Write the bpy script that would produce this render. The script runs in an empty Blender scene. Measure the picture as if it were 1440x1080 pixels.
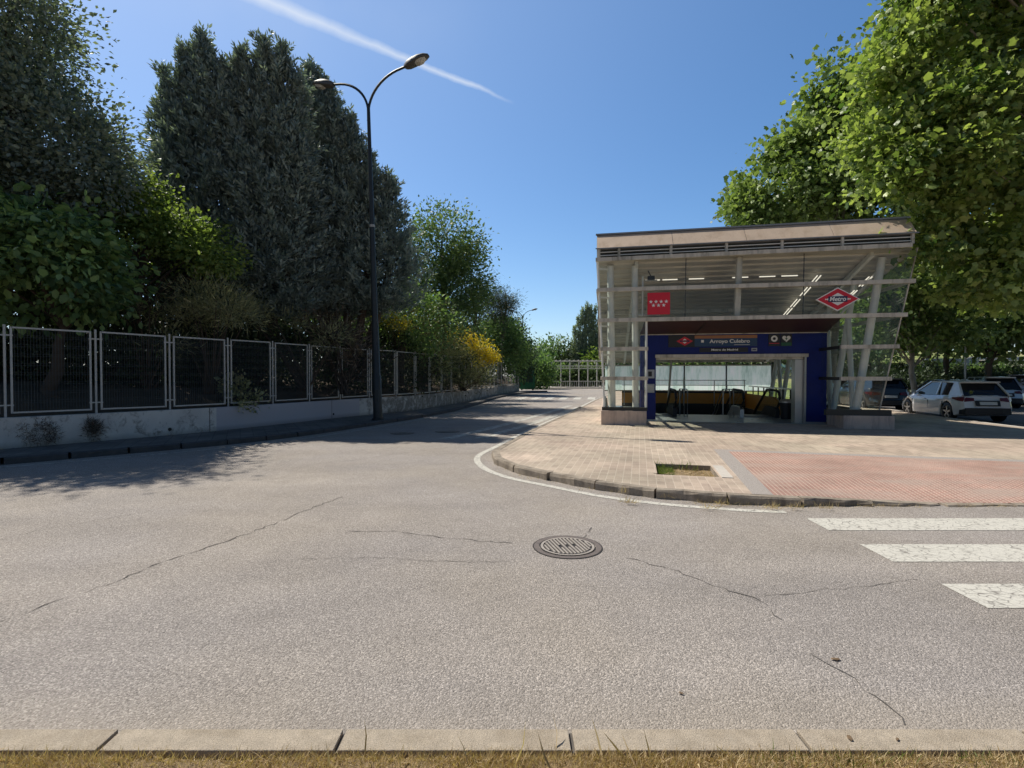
import bpy, math, random
import numpy as np
from mathutils import Vector, Matrix
R = math.radians
sc = bpy.context.scene
COL = sc.collection
random.seed(7)

# ------------------------------------------------------------------ helpers
def tag(o, label=None, cat=None, group=None, kind=None):
    if label: o['label'] = label
    if cat: o['category'] = cat
    if group: o['group'] = group
    if kind: o['kind'] = kind
    return o

def empty(name, loc, label, cat, group=None, rz=0.0):
    o = bpy.data.objects.new(name, None); COL.objects.link(o)
    o.location = loc; o.rotation_euler = (0, 0, rz); o.empty_display_size = .2
    return tag(o, label, cat, group)

def origin(p):
    v = Vector((0, 0, 0))
    while p is not None:
        v = v + Vector(p.location); p = p.parent
    return v

def norm(v):
    l = math.sqrt(sum(a*a for a in v)) or 1.0
    return tuple(a/l for a in v)

class MB:
    """collects vertices and faces, then links them as one mesh object"""
    def __init__(s): s.v = []; s.f = []; s.m = []
    def add(s, vs, fs, mi=0):
        b = len(s.v); s.v += [tuple(map(float, p)) for p in vs]
        for f in fs: s.f.append([b+i for i in f]); s.m.append(mi)
        return s
    def quad(s, a, b, c, d, mi=0): return s.add([a, b, c, d], [(0, 1, 2, 3)], mi)
    def poly(s, pts, mi=0): return s.add(pts, [tuple(range(len(pts)))], mi)
    def box(s, x0, x1, y0, y1, z0, z1, mi=0, T=None):
        P = [(x0,y0,z0),(x1,y0,z0),(x1,y1,z0),(x0,y1,z0),(x0,y0,z1),(x1,y0,z1),(x1,y1,z1),(x0,y1,z1)]
        if T: P = [T(*p) for p in P]
        return s.add(P, [(0,3,2,1),(4,5,6,7),(0,1,5,4),(1,2,6,5),(2,3,7,6),(3,0,4,7)], mi)
    def beam(s, a, b, w, h, up=(0, 0, 1), mi=0):
        a = Vector(a); b = Vector(b); d = (b-a).normalized(); u = Vector(up)
        sd = d.cross(u)
        if sd.length < 1e-3: sd = d.cross(Vector((1, 0, 0)))
        sd.normalize(); u = sd.cross(d)
        P = []
        for p in (a, b):
            for i, j in ((-1,-1),(1,-1),(1,1),(-1,1)): P.append(tuple(p + sd*w/2*i + u*h/2*j))
        return s.add(P, [(3,2,1,0),(4,5,6,7),(0,1,5,4),(1,2,6,5),(2,3,7,6),(3,0,4,7)], mi)
    def tube(s, pts, rad, seg=8, mi=0, cap=True):
        pts = [Vector(p) for p in pts]; n = len(pts)
        if not isinstance(rad, (list, tuple)): rad = [rad]*n
        ref = Vector((0, 0, 1)) if abs((pts[-1]-pts[0]).normalized().z) < .9 else Vector((1, 0, 0))
        vs = []
        for i, p in enumerate(pts):
            d = (pts[min(i+1, n-1)] - pts[max(i-1, 0)]).normalized()
            a = d.cross(ref)
            if a.length < 1e-4: a = d.cross(Vector((0, 1, 0)))
            a.normalize(); b = a.cross(d)
            for k in range(seg):
                t = 2*math.pi*k/seg
                vs.append(tuple(p + (a*math.cos(t) + b*math.sin(t))*rad[i]))
        fs = [(i*seg+k, i*seg+(k+1) % seg, (i+1)*seg+(k+1) % seg, (i+1)*seg+k) for i in range(n-1) for k in range(seg)]
        if cap: fs += [tuple(range(seg)), tuple(range((n-1)*seg, n*seg))[::-1]]
        return s.add(vs, fs, mi)
    def disc(s, c, r, seg=32, mi=0, ax=None, ay=None):
        ax = Vector(ax or (1, 0, 0)); ay = Vector(ay or (0, 1, 0)); c = Vector(c)
        return s.poly([tuple(c + ax*r*math.cos(2*math.pi*k/seg) + ay*r*math.sin(2*math.pi*k/seg)) for k in range(seg)], mi)
    def ring(s, c, r0, r1, seg=32, mi=0, ax=None, ay=None):
        ax = Vector(ax or (1, 0, 0)); ay = Vector(ay or (0, 1, 0)); c = Vector(c)
        vs = []
        for k in range(seg):
            t = 2*math.pi*k/seg; d = ax*math.cos(t) + ay*math.sin(t)
            vs += [tuple(c+d*r0), tuple(c+d*r1)]
        return s.add(vs, [(2*k, 2*k+1, (2*k+3) % (2*seg), (2*k+2) % (2*seg)) for k in range(seg)], mi)
    def loft(s, rings, mi=0, closed=True, caps=True):
        n = len(rings[0]); vs = [p for r in rings for p in r]; fs = []
        for i in range(len(rings)-1):
            for k in range(n if closed else n-1):
                k2 = (k+1) % n
                fs.append((i*n+k, i*n+k2, (i+1)*n+k2, (i+1)*n+k))
        if caps and closed: fs += [tuple(range(n))[::-1], tuple(range((len(rings)-1)*n, len(rings)*n))]
        return s.add(vs, fs, mi)
    def build(s, name, mats, parent=None, base=None, world=True, smooth=False, bevel=0):
        """world=True: vertices are world coordinates, moved into the parent's frame"""
        if not isinstance(mats, (list, tuple)): mats = [mats]
        off = Vector((0, 0, 0))
        if world: off = origin(parent) if parent is not None else Vector(base or (0, 0, 0))
        me = bpy.data.meshes.new(name)
        me.from_pydata([(x-off.x, y-off.y, z-off.z) for x, y, z in s.v], [], s.f)
        for m in mats: me.materials.append(m)
        if len(mats) > 1: me.polygons.foreach_set('material_index', s.m)
        if smooth: me.polygons.foreach_set('use_smooth', [True]*len(s.f))
        me.update()
        o = bpy.data.objects.new(name, me); COL.objects.link(o)
        if parent is not None: o.parent = parent
        elif base is not None: o.location = base
        if bevel:
            b = o.modifiers.new('bevel', 'BEVEL'); b.width = bevel; b.segments = 2; b.limit_method = 'ANGLE'
        if smooth:
            try: me.set_sharp_from_angle(angle=R(38))
            except Exception: pass
        return o

def copy_tree(o, parent=None):
    c = o.copy(); COL.objects.link(c); c.parent = parent
    for ch in [x for x in bpy.data.objects if x.parent == o]: copy_tree(ch, c)
    return c

def catmull(P, step):
    out = []
    for i in range(len(P)-1):
        p0 = P[max(i-1, 0)]; p1 = P[i]; p2 = P[i+1]; p3 = P[min(i+2, len(P)-1)]
        n = max(1, int(math.dist(p1, p2)/step))
        for k in range(n):
            t = k/n
            out.append(tuple(.5*((2*b) + (-a+c)*t + (2*a-5*b+4*c-d)*t*t + (-a+3*b-3*c+d)*t**3) for a, b, c, d in zip(p0, p1, p2, p3)))
    out.append(tuple(P[-1])); return out

def offset(P, d):
    """offset a 2-D polyline to its left by d"""
    out = []
    for i, p in enumerate(P):
        a = P[max(i-1, 0)]; b = P[min(i+1, len(P)-1)]
        t = norm((b[0]-a[0], b[1]-a[1]))
        out.append((p[0]-t[1]*d, p[1]+t[0]*d))
    return out

def resample(P, step):
    out = [P[0]]; acc = 0.0
    for a, b in zip(P, P[1:]):
        L = math.dist(a, b); pos = step-acc
        while pos <= L:
            t = pos/L; out.append((a[0]+(b[0]-a[0])*t, a[1]+(b[1]-a[1])*t)); pos += step
        acc = L-(pos-step)
    return out

def filled(loops, z):
    """faces of a polygon with holes (first loop outer), flat at z -> MB"""
    import bmesh
    bm = bmesh.new(); ed = []
    for L in loops:
        vs = [bm.verts.new((p[0], p[1], z)) for p in L]
        for i in range(len(vs)): ed.append(bm.edges.new((vs[i], vs[(i+1) % len(vs)])))
    bmesh.ops.triangle_fill(bm, edges=ed, use_beauty=True, use_dissolve=False)
    bm.verts.index_update()
    m = MB()
    m.add([tuple(v.co) for v in bm.verts], [tuple(v.index for v in (f.verts if f.normal.z >= 0 else reversed(f.verts))) for f in bm.faces])
    for i, f in enumerate(m.f):
        a, b, c = [Vector(m.v[k]) for k in f[:3]]
        if (b-a).cross(c-a).z < 0: m.f[i] = f[::-1]
    bm.free(); return m

# ------------------------------------------------------------------ materials
class N:
    def __init__(s, name):
        s.mat = bpy.data.materials.new(name); s.mat.use_nodes = True
        s.t = s.mat.node_tree; s.t.nodes.clear()
        s.out = s.t.nodes.new('ShaderNodeOutputMaterial')
    def n(s, typ, **kw):
        nd = s.t.nodes.new(typ)
        for k, v in kw.items():
            if k in ('ins',):
                for a, b in v.items(): s.set(nd, a, b)
            else: setattr(nd, k, v)
        return nd
    def set(s, nd, key, val):
        sk = nd.inputs[key]
        if isinstance(val, bpy.types.NodeSocket): s.t.links.new(val, sk)
        elif isinstance(val, (tuple, list)) and len(val) == 3 and sk.type == 'RGBA': sk.default_value = (*val, 1)
        else: sk.default_value = val
    def pos(s): return s.n('ShaderNodeNewGeometry').outputs['Position']
    def math(s, op, a, b=0.0, c=0.0, clamp=False):
        nd = s.n('ShaderNodeMath', operation=op, use_clamp=clamp, ins={0: a, 1: b, 2: c}); return nd.outputs[0]
    def noise(s, vec, scale, detail=3, rough=.6, dist=0, d3='3D'):
        nd = s.n('ShaderNodeTexNoise', ins={'Vector': vec, 'Scale': scale, 'Detail': detail, 'Roughness': rough, 'Distortion': dist}); return nd.outputs['Fac']
    def voro(s, vec, scale, feature='F1', out='Distance', rnd=1.0):
        nd = s.n('ShaderNodeTexVoronoi', feature=feature, ins={'Vector': vec, 'Scale': scale, 'Randomness': rnd}); return nd.outputs[out]
    def ramp(s, fac, stops):
        nd = s.n('ShaderNodeValToRGB'); s.set(nd, 'Fac', fac); e = nd.color_ramp.elements
        while len(e) < len(stops): e.new(.5)
        for el, (p, c) in zip(e, stops):
            el.position = p; el.color = (*c, 1) if isinstance(c, (tuple, list)) else (c, c, c, 1)
        return nd.outputs['Color']
    def mix(s, fac, a, b, typ='MIX'):
        nd = s.n('ShaderNodeMix', data_type='RGBA', blend_type=typ)
        s.set(nd, 0, fac); s.set(nd, 6, a); s.set(nd, 7, b); return nd.outputs[2]
    def scale(s, vec, v3, rz=0.0, loc=(0, 0, 0)):
        nd = s.n('ShaderNodeMapping', ins={'Vector': vec}); nd.inputs['Scale'].default_value = v3
        nd.inputs['Rotation'].default_value = (0, 0, rz); nd.inputs['Location'].default_value = loc; return nd.outputs[0]
    def bump(s, h, strength=.3, dist=.01):
        return s.n('ShaderNodeBump', ins={'Height': h, 'Strength': strength, 'Distance': dist}).outputs[0]
    def bsdf(s, col, rough=.6, metal=0.0, normal=None, spec=.5, **kw):
        nd = s.n('ShaderNodeBsdfPrincipled', ins={'Base Color': col, 'Roughness': rough, 'Metallic': metal, 'Specular IOR Level': spec})
        if normal is not None: s.set(nd, 'Normal', normal)
        for k, v in kw.items(): s.set(nd, k.replace('_', ' '), v)
        return nd.outputs[0]
    def done(s, sh): s.t.links.new(sh, s.out.inputs['Surface']); return s.mat

M = {}
def weathered(name, col, rough=.6, metal=0.0, var=.25, scale=3.0, dirt=None, bump=.05, spec=.5, fine=0):
    m = N(name); p = m.pos()
    a = m.noise(p, scale, 5, .65); b = m.noise(p, scale*14, 3, .6)
    lo = tuple(c*(1-var) for c in col); hi = tuple(min(1, c*(1+var*.6)) for c in col)
    c = m.ramp(m.math('MULTIPLY_ADD', b, .35, m.math('MULTIPLY', a, .65)), [(.3, lo), (.7, hi)])
    if dirt:
        k = m.noise(m.scale(p, (2.2, 2.2, .35)), 1.6, 6, .7)
        c = m.mix(m.ramp(k, [(.48, 0.0), (.68, 1.0)]), c, dirt)
    if fine:
        c = m.mix(1.0, c, m.ramp(m.noise(p, 170, 3, .7), [(.32, 1-fine), (.5, 1.0), (.68, 1+fine*.6)]), 'MULTIPLY')
        c = m.mix(m.ramp(m.noise(p, 38, 4, .75), [(.64, 0.0), (.72, .55)]), c, tuple(x*.45 for x in col))
    r = m.math('MULTIPLY_ADD', a, .2, rough-.1, clamp=True)
    M[name] = m.done(m.bsdf(c, r, metal, m.bump(b, bump, .01) if bump else None, spec)); return M[name]

def asphalt(name, col, worn=True):
    m = N(name); p = m.pos()
    big = m.noise(m.scale(p, (.25, .5, 1)), 1.0, 5, .6); mid = m.noise(p, 2.2, 4, .6)
    f1 = m.noise(p, 75, 4, .75); f2 = m.noise(p, 240, 2, .6)
    ag = m.voro(p, 120, out='Color'); agv = m.n('ShaderNodeSeparateColor', ins={0: ag}).outputs[0]
    dist = m.voro(p, 120)
    c = m.ramp(m.math('MULTIPLY_ADD', big, .6, m.math('MULTIPLY', mid, .4)), [(.30, tuple(x*.84 for x in col)), (.5, col), (.72, tuple(x*1.12 for x in col))])
    stone = m.ramp(agv, [(0, .58), (.45, .92), (.8, 1.1), (1, 1.65)])
    c = m.mix(.85, c, stone, 'MULTIPLY')
    c = m.mix(1.0, c, m.ramp(f1, [(.33, .40), (.44, .92), (.56, 1.06), (.70, 1.34)]), 'MULTIPLY')
    # pinkish and yellowish stone tints, darker tyre tracks
    tint = m.ramp(m.noise(p, .45, 2, .5), [(.38, (1.0, .97, .98)), (.62, (1.04, .99, .95))])
    c = m.mix(1.0, c, tint, 'MULTIPLY')
    if worn:
        sp = m.n('ShaderNodeSeparateXYZ', ins={0: p})
        tr = m.noise(m.scale(p, (.10, .9, 1), rz=-.12), 1.1, 3, .5)
        c = m.mix(.8, c, m.ramp(tr, [(.36, .88), (.55, 1.0), (.7, 1.04)]), 'MULTIPLY')
        pt = m.noise(m.scale(p, (.22, .35, 1), rz=.5), 1.0, 2, .4, 1.5)
        c = m.mix(.7, c, m.ramp(pt, [(.44, .95), (.47, 1.0), (.60, 1.0), (.64, 1.06)]), 'MULTIPLY')
        oil = m.noise(p, 3.1, 6, .75, .6)
        c = m.mix(m.ramp(oil, [(.64, 0.0), (.80, .5)]), c, (.11, .10, .09))
        # pale dusty strip next to the near kerb
        d = m.math('SUBTRACT', sp.outputs[1], 2.25)
        du = m.math('SUBTRACT', 1.0, m.math('DIVIDE', d, .45), clamp=True)
        du = m.math('MULTIPLY', du, m.math('MULTIPLY_ADD', mid, 1.1, .0), clamp=True)
        c = m.mix(m.math('MULTIPLY', du, .8), c, (.42, .36, .29))
    h = m.math('MULTIPLY_ADD', f1, .8, m.math('MULTIPLY', dist, -.7))
    M[name] = m.done(m.bsdf(c, .88, 0, m.bump(h, .75, .012), .25)); return M[name]

asphalt('asphalt', (.378, .348, .314))
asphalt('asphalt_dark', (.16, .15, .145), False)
weathered('crack', (.115, .102, .09), .95, var=.5, scale=30)
weathered('kerb_stone', (.36, .30, .235), .9, var=.4, scale=9, dirt=(.17, .135, .10), bump=.7, fine=.35)
weathered('kerb_shaded', (.085, .08, .078), .9, var=.4, scale=6, bump=.4)  # shade on the left kerb's face is put into this dark colour
weathered('kerb_near', (.48, .40, .305), .9, var=.30, scale=16, dirt=(.34, .275, .20), bump=.7, fine=.35)
weathered('earth', (.115, .085, .058), .95, var=.4, scale=5, bump=.8)
weathered('straw_earth', (.34, .24, .13), .95, var=.45, scale=22, bump=.8)
weathered('lamp_metal', (.035, .042, .045), .45, .3, var=.3, scale=8)
weathered('lamp_housing', (.10, .095, .088), .5, .1, var=.25, scale=20)
weathered('galvanised', (.48, .48, .46), .55, .45, var=.22, scale=10)
weathered('mesh_wire', (.07, .085, .09), .6, .2, var=.15, scale=4, bump=0)
weathered('frame_paint', (.60, .56, .48), .5, .15, var=.18, scale=5, dirt=(.27, .25, .2))
weathered('frame_white', (.74, .75, .70), .45, .05, var=.12, scale=5)
weathered('fascia_tan', (.60, .465, .355), .6, .1, var=.12, scale=2, dirt=(.47, .35, .25))
weathered('plinth_stone', (.60, .47, .385), .75, var=.16, scale=6, dirt=(.32, .25, .22))
weathered('dark_rail', (.035, .037, .035), .5, .2)
weathered('roof_metal', (.30, .31, .32), .5, .5, var=.2)
weathered('portal_blue', (.006, .018, .165), .45, .0, var=.3, scale=2, bump=0, spec=.25)
weathered('soffit_brown', (.055, .025, .022), .5, .0, var=.2)
weathered('steel', (.50, .50, .49), .4, .8, var=.08, bump=0)
weathered('rubber', (.012, .012, .013), .55)
weathered('orange_panel', (.62, .26, .035), .45, .05, var=.15, scale=2)
weathered('inner_floor', (.24, .26, .25), .3, .0, var=.15, scale=2)
weathered('inner_dark', (.03, .03, .032), .7)
weathered('step_metal', (.22, .22, .22), .5, .6)
weathered('sign_red', (.62, .015, .035), .4, var=.06, bump=0)
weathered('sign_white', (.80, .80, .78), .45, var=.06, bump=0)
weathered('sign_navy', (.010, .018, .075), .4, var=.1, bump=0)
weathered('sign_black', (.012, .012, .016), .4, var=.1, bump=0)
weathered('sign_teal', (.015, .055, .13), .4, var=.1, bump=0)
weathered('sign_orange', (.36, .16, .07), .45, var=.15, bump=0)
weathered('sign_green', (.01, .10, .045), .45, bump=0)
weathered('grey_box', (.40, .42, .46), .5, .1)
weathered('bark_dark', (.085, .062, .045), .9, var=.4, scale=9, bump=.8)
weathered('bark_pale', (.34, .30, .24), .85, var=.4, scale=5, dirt=(.17, .14, .1), bump=.5)
weathered('cast_iron', (.19, .155, .135), .62, .35, var=.35, scale=25, bump=.3)
weathered('iron_dark', (.03, .026, .024), .8)
weathered('iron_worn', (.40, .35, .30), .6, .1, var=.3, scale=12, bump=.3)
weathered('pergola_white', (.66, .64, .60), .6, .1, var=.2)
weathered('container_green', (.02, .17, .075), .5, var=.2)
weathered('container_dark', (.015, .06, .05), .5, var=.2)
weathered('far_concrete', (.55, .50, .44), .85, var=.2, scale=1)
weathered('number_plate', (.62, .62, .60), .5)
weathered('tail_light', (.12, .006, .008), .2, bump=0)
weathered('plastic_black', (.018, .018, .02), .5, bump=0)
weathered('alloy', (.42, .42, .43), .3, .8)
weathered('dead_leaf', (.17, .11, .06), .8, var=.4, scale=40)

def wall_render():
    m = N('wall_render'); p = m.pos()
    big = m.noise(p, 1.3, 4, .6)
    c = m.ramp(big, [(.3, (.54, .52, .49)), (.7, (.70, .68, .63))])
    st = m.noise(m.scale(p, (1.6, 1.6, 1.3)), 2.2, 7, .8, .4); sp = m.n('ShaderNodeSeparateXYZ', ins={0: p})
    # more flaking further up the street (y > 18), a freshly painted stretch between y 14 and 18
    far = m.math('MULTIPLY_ADD', m.math('SUBTRACT', sp.outputs[1], 19.5), .5, 0, clamp=True)
    fresh = m.math('MULTIPLY', m.math('GREATER_THAN', sp.outputs[1], 14.1), m.math('LESS_THAN', sp.outputs[1], 19.5))
    mask = m.ramp(m.math('MULTIPLY_ADD', far, .13, st), [(.52, 0.0), (.64, 1.0)])
    mask2 = m.math('MULTIPLY', mask, m.math('SUBTRACT', 1.0, fresh))
    c = m.mix(fresh, c, (.47, .46, .49))
    c = m.mix(m.math('MULTIPLY', mask2, .8), c, (.17, .155, .13))
    # browner and darker towards the foot
    ft = m.math('SUBTRACT', 1.0, m.math('MULTIPLY', m.math('SUBTRACT', sp.outputs[2], .1), 6.0), clamp=True)
    c = m.mix(m.math('MULTIPLY', ft, .55), c, (.12, .105, .085))
    M['wall_render'] = m.done(m.bsdf(c, .9, 0, m.bump(m.noise(p, 25, 4), .4, .01), .2))
wall_render()

def paving():
    m = N('paving'); p = m.pos(); th = R(14)
    q = m.scale(p, (1, 1, 1), rz=th)         # brick directions
    br = m.n('ShaderNodeTexBrick', ins={'Vector': m.scale(q, (1, 1, 0)), 'Color1': (.50, .42, .335), 'Color2': (.39, .325, .262), 'Mortar': (.55, .48, .39),
        'Scale': 1.0, 'Mortar Size': .0075, 'Mortar Smooth': .4, 'Bias': 0.0, 'Brick Width': .12, 'Row Height': .24})
    br.offset = 0.0; br.squash = 1.0
    col = br.outputs['Color']
    big = m.noise(p, .8, 5, .6); fine = m.noise(p, 60, 3, .7)
    col = m.mix(1.0, col, m.ramp(big, [(.3, .78), (.7, 1.14)]), 'MULTIPLY')
    pk = m.noise(p, .5, 2, .5)
    col = m.mix(1.0, col, m.ramp(pk, [(.35, (1.0, .99, .96)), (.65, (1.05, .98, .97))]), 'MULTIPLY')
    # red dimpled zone
    br2 = m.n('ShaderNodeTexBrick', ins={'Vector': m.scale(q, (1, 1, 0)), 'Color1': (.36, .175, .145), 'Color2': (.27, .135, .115), 'Mortar': (.50, .38, .30),
        'Scale': 1.0, 'Mortar Size': .010, 'Mortar Smooth': .3, 'Bias': 0.0, 'Brick Width': .062, 'Row Height': .062})
    br2.offset = 0.0
    red = m.mix(1.0, br2.outputs['Color'], m.ramp(big, [(.3, .8), (.7, 1.25)]), 'MULTIPLY')
    sand = m.noise(m.scale(p, (.5, 2.0, 1), rz=.3), 1.3, 5, .65)
    gum = m.voro(p, 3.3); col = m.mix(m.ramp(gum, [(.045, .45), (.06, 0.0)]), col, (.13, .11, .09))
    rep = m.voro(m.scale(q, (1, 1, 0)), 1.05, out='Color'); repv = m.n('ShaderNodeSeparateColor', ins={0: rep}).outputs[0]
    col = m.mix(1.0, col, m.ramp(repv, [(0, .86), (.15, .98), (.85, 1.0), (1, 1.12)]), 'MULTIPLY')
    red = m.mix(m.ramp(sand, [(.46, 0.0), (.66, .75)]), red, (.42, .33, .275))
    sp = m.n('ShaderNodeSeparateXYZ', ins={0: m.scale(m.n('ShaderNodeVectorMath', operation='SUBTRACT', ins={0: p, 1: (4.37, 10.3, 0)}).outputs[0], (1, 1, 1), rz=R(15))})
    u = sp.outputs[0]; v = sp.outputs[1]
    def band(a, b, lo, hi, axis2, lim):  # axis within lo..hi and other beyond limit
        return m.math('MULTIPLY', m.math('MULTIPLY', m.math('GREATER_THAN', a, lo), m.math('LESS_THAN', a, hi)), m.math('GREATER_THAN' if b else 'LESS_THAN', axis2, lim))
    inred = m.math('MULTIPLY', m.math('GREATER_THAN', u, 0.0), m.math('LESS_THAN', v, 0.0))
    brd = m.math('ADD', band(u, False, -.26, 0.0, v, .26), band(v, True, 0.0, .26, u, -.26), clamp=True)
    grey = m.mix(1.0, (.36, .32, .29), m.ramp(fine, [(.3, .8), (.7, 1.2)]), 'MULTIPLY')
    col = m.mix(brd, col, grey); col = m.mix(inred, col, red)
    st = m.noise(p, 5, 6, .7)
    col = m.mix(m.ramp(st, [(.60, 0.0), (.78, .45)]), col, (.20, .17, .13))
    col = m.mix(.6, col, m.ramp(fine, [(.3, .7), (.7, 1.25)]), 'MULTIPLY')
    h = m.math('MULTIPLY_ADD', fine, .3, m.math('SUBTRACT', 1.0, br.outputs['Fac']))
    M['paving'] = m.done(m.bsdf(col, .85, 0, m.bump(h, .35, .006), .25))
paving()

def sidewalk():
    m = N('sidewalk'); p = m.pos()
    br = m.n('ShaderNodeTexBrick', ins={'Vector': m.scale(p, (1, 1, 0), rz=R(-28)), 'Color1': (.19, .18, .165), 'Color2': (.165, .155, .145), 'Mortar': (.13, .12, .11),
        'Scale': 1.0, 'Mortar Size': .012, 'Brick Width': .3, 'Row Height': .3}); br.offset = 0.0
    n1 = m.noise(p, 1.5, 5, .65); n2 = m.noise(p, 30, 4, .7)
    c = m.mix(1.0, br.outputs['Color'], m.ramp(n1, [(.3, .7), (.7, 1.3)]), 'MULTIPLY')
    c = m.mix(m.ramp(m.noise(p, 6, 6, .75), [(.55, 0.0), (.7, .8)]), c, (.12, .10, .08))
    M['sidewalk'] = m.done(m.bsdf(c, .9, 0, m.bump(n2, .4, .01), .2))
sidewalk()

def road_paint(name, wear):
    m = N(name); p = m.pos()
    ck = m.voro(m.scale(p, (1, 1.4, 1)), 12, 'DISTANCE_TO_EDGE'); warp = m.noise(p, 14, 4, .7); f = m.noise(p, 110, 3, .7)
    ck2 = m.math('ADD', ck, m.math('MULTIPLY', m.math('SUBTRACT', warp, .5), .20))
    cr = m.ramp(ck2, [(.0, 1.0), (.06, 0.0)])
    worn = m.ramp(m.noise(p, 5, 6, .8), [(wear, 0.0), (wear+.12, 1.0)])
    mask = m.math('MAXIMUM', m.math('MULTIPLY', cr, m.ramp(m.noise(p, 2.6, 4, .7), [(.36, .3), (.52, .95)])), worn)
    c = m.mix(1.0, (.62, .59, .52), m.ramp(f, [(.3, .78), (.7, 1.12)]), 'MULTIPLY')
    c = m.mix(mask, c, (.20, .18, .16))
    M[name] = m.done(m.bsdf(c, .8, 0, m.bump(f, .4, .006), .25))
road_paint('road_paint', .57); road_paint('road_paint_worn', .47)

def leafmat(name, dark, light, trans=.35, rough=.5, spec=.4):
    m = N(name); t = m.n('ShaderNodeAttribute', attribute_name='tint').outputs['Fac']
    c = m.ramp(t, [(0.0, dark), (.55, tuple((a+b)/2 for a, b in zip(dark, light))), (1.0, light)])
    pr = m.bsdf(c, rough, 0, None, spec)
    tr = m.n('ShaderNodeBsdfTranslucent', ins={'Color': m.mix(1.0, c, (1.25, 1.35, .6), 'MULTIPLY')}).outputs[0]
    mx = m.n('ShaderNodeMixShader', ins={0: trans, 1: pr, 2: tr}).outputs[0]
    M[name] = m.done(mx)
leafmat('leaf_plane', (.075, .140, .034), (.48, .56, .19), .45, .42, .6)
leafmat('leaf_plane_far', (.070, .125, .038), (.38, .47, .18), .35, .45)
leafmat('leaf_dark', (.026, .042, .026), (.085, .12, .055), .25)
leafmat('leaf_elm', (.115, .150, .145), (.32, .38, .31), .3)  # veiling glare over the tree is lifted into this pale leaf colour
leafmat('leaf_mulberry', (.060, .120, .058), (.28, .40, .16), .4)
leafmat('leaf_ash', (.075, .13, .060), (.24, .32, .15), .35)
leafmat('leaf_lime', (.10, .165, .045), (.32, .40, .12), .45)  # bright base stands in for sunlight on the shaded treetop
leafmat('needle_cypress', (.115, .155, .158), (.38, .46, .43), .18)  # lens haze is put into the needles as a paler blue-grey
leafmat('needle_pine', (.030, .052, .028), (.085, .12, .055), .15)
leafmat('leaf_poplar', (.20, .25, .20), (.42, .48, .38), .3)
leafmat('feathery', (.18, .19, .10), (.50, .48, .29), .35)
leafmat('broom_flower', (.60, .42, .015), (.86, .68, .05), .3)
leafmat('grass_dry', (.36, .25, .13), (.74, .58, .34), .25, .6)
leafmat('grass_green', (.09, .13, .03), (.27, .33, .09), .35)
leafmat('twig', (.08, .06, .045), (.24, .19, .14), .1)

def lawn():
    m = N('lawn'); p = m.pos(); n1 = m.noise(p, .16, 4, .6); n2 = m.noise(p, 3, 5, .7)
    c = m.ramp(m.math('MULTIPLY_ADD', n1, .6, m.math('MULTIPLY', n2, .4)), [(.35, (.10, .15, .035)), (.5, (.24, .27, .08)), (.62, (.42, .36, .2))])
    M['lawn'] = m.done(m.bsdf(c, .9, 0, None, .2))
lawn()

def glass(name, tint, refl=1.0):
    m = N(name); fc = m.n('ShaderNodeLayerWeight', ins={'Blend': .5}).outputs['Facing']; fr = m.math('MULTIPLY_ADD', m.math('POWER', fc, 5.0), .92, .06)
    d = m.noise(m.scale(m.pos(), (1, 1, .4)), 2.5, 5, .7)
    tr = m.n('ShaderNodeBsdfTransparent', ins={'Color': (*tint, 1)}).outputs[0]
    gl = m.n('ShaderNodeBsdfGlossy', ins={'Color': (.9, .95, .95, 1), 'Roughness': .02}).outputs[0]
    df = m.n('ShaderNodeBsdfDiffuse', ins={'Color': (.5, .5, .46, 1)}).outputs[0]
    mx = m.n('ShaderNodeMixShader', ins={0: m.math('MULTIPLY', fr, refl, clamp=True), 1: tr, 2: gl}).outputs[0]
    mx = m.n('ShaderNodeMixShader', ins={0: m.math('MULTIPLY', m.ramp(d, [(.4, .0), (.8, .09)]), 1.0), 1: mx, 2: df}).outputs[0]
    M[name] = m.done(mx)
glass('glass', (.93, .94, .91), .45)
glass('glass_side', (.86, .92, .88), .7)
def frosted():
    m = N('glass_frosted'); p = m.pos()
    n = m.noise(m.scale(p, (2.5, 2.5, .5)), 1.5, 5, .7); c = m.ramp(n, [(.32, (.45, .64, .54)), (.5, (.80, .95, .86)), (.7, (.95, 1.0, .96))])
    tl = m.n('ShaderNodeBsdfTranslucent', ins={'Color': c}).outputs[0]
    df = m.n('ShaderNodeBsdfDiffuse', ins={'Color': c}).outputs[0]
    M['glass_frosted'] = m.done(m.n('ShaderNodeMixShader', ins={0: .12, 1: tl, 2: df}).outputs[0])
frosted()
def car_glass():
    m = N('car_glass')
    M['car_glass'] = m.done(m.bsdf((.010, .013, .018), .04, 0, None, .8))
car_glass()
def paint(name, col, metal=.3):
    m = N(name); n = m.noise(m.pos(), 3, 4, .6)
    c = m.mix(1.0, col, m.ramp(n, [(.3, .88), (.7, 1.05)]), 'MULTIPLY')
    M[name] = m.done(m.bsdf(c, .32, metal, None, .5, Coat_Weight=.8, Coat_Roughness=.05))
paint('paint_white', (.68, .68, .69), .05); paint('paint_black', (.012, .013, .017)); paint('paint_silver', (.45, .47, .50), .6)
paint('paint_dark', (.05, .055, .07), .4); paint('paint_navy', (.02, .03, .07), .4); paint('paint_grey', (.16, .165, .18), .5)
def tube_light():
    m = N('tube_light'); M['tube_light'] = m.done(m.n('ShaderNodeEmission', ins={'Color': (1, .93, .78, 1), 'Strength': .95}).outputs[0])
tube_light()
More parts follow.
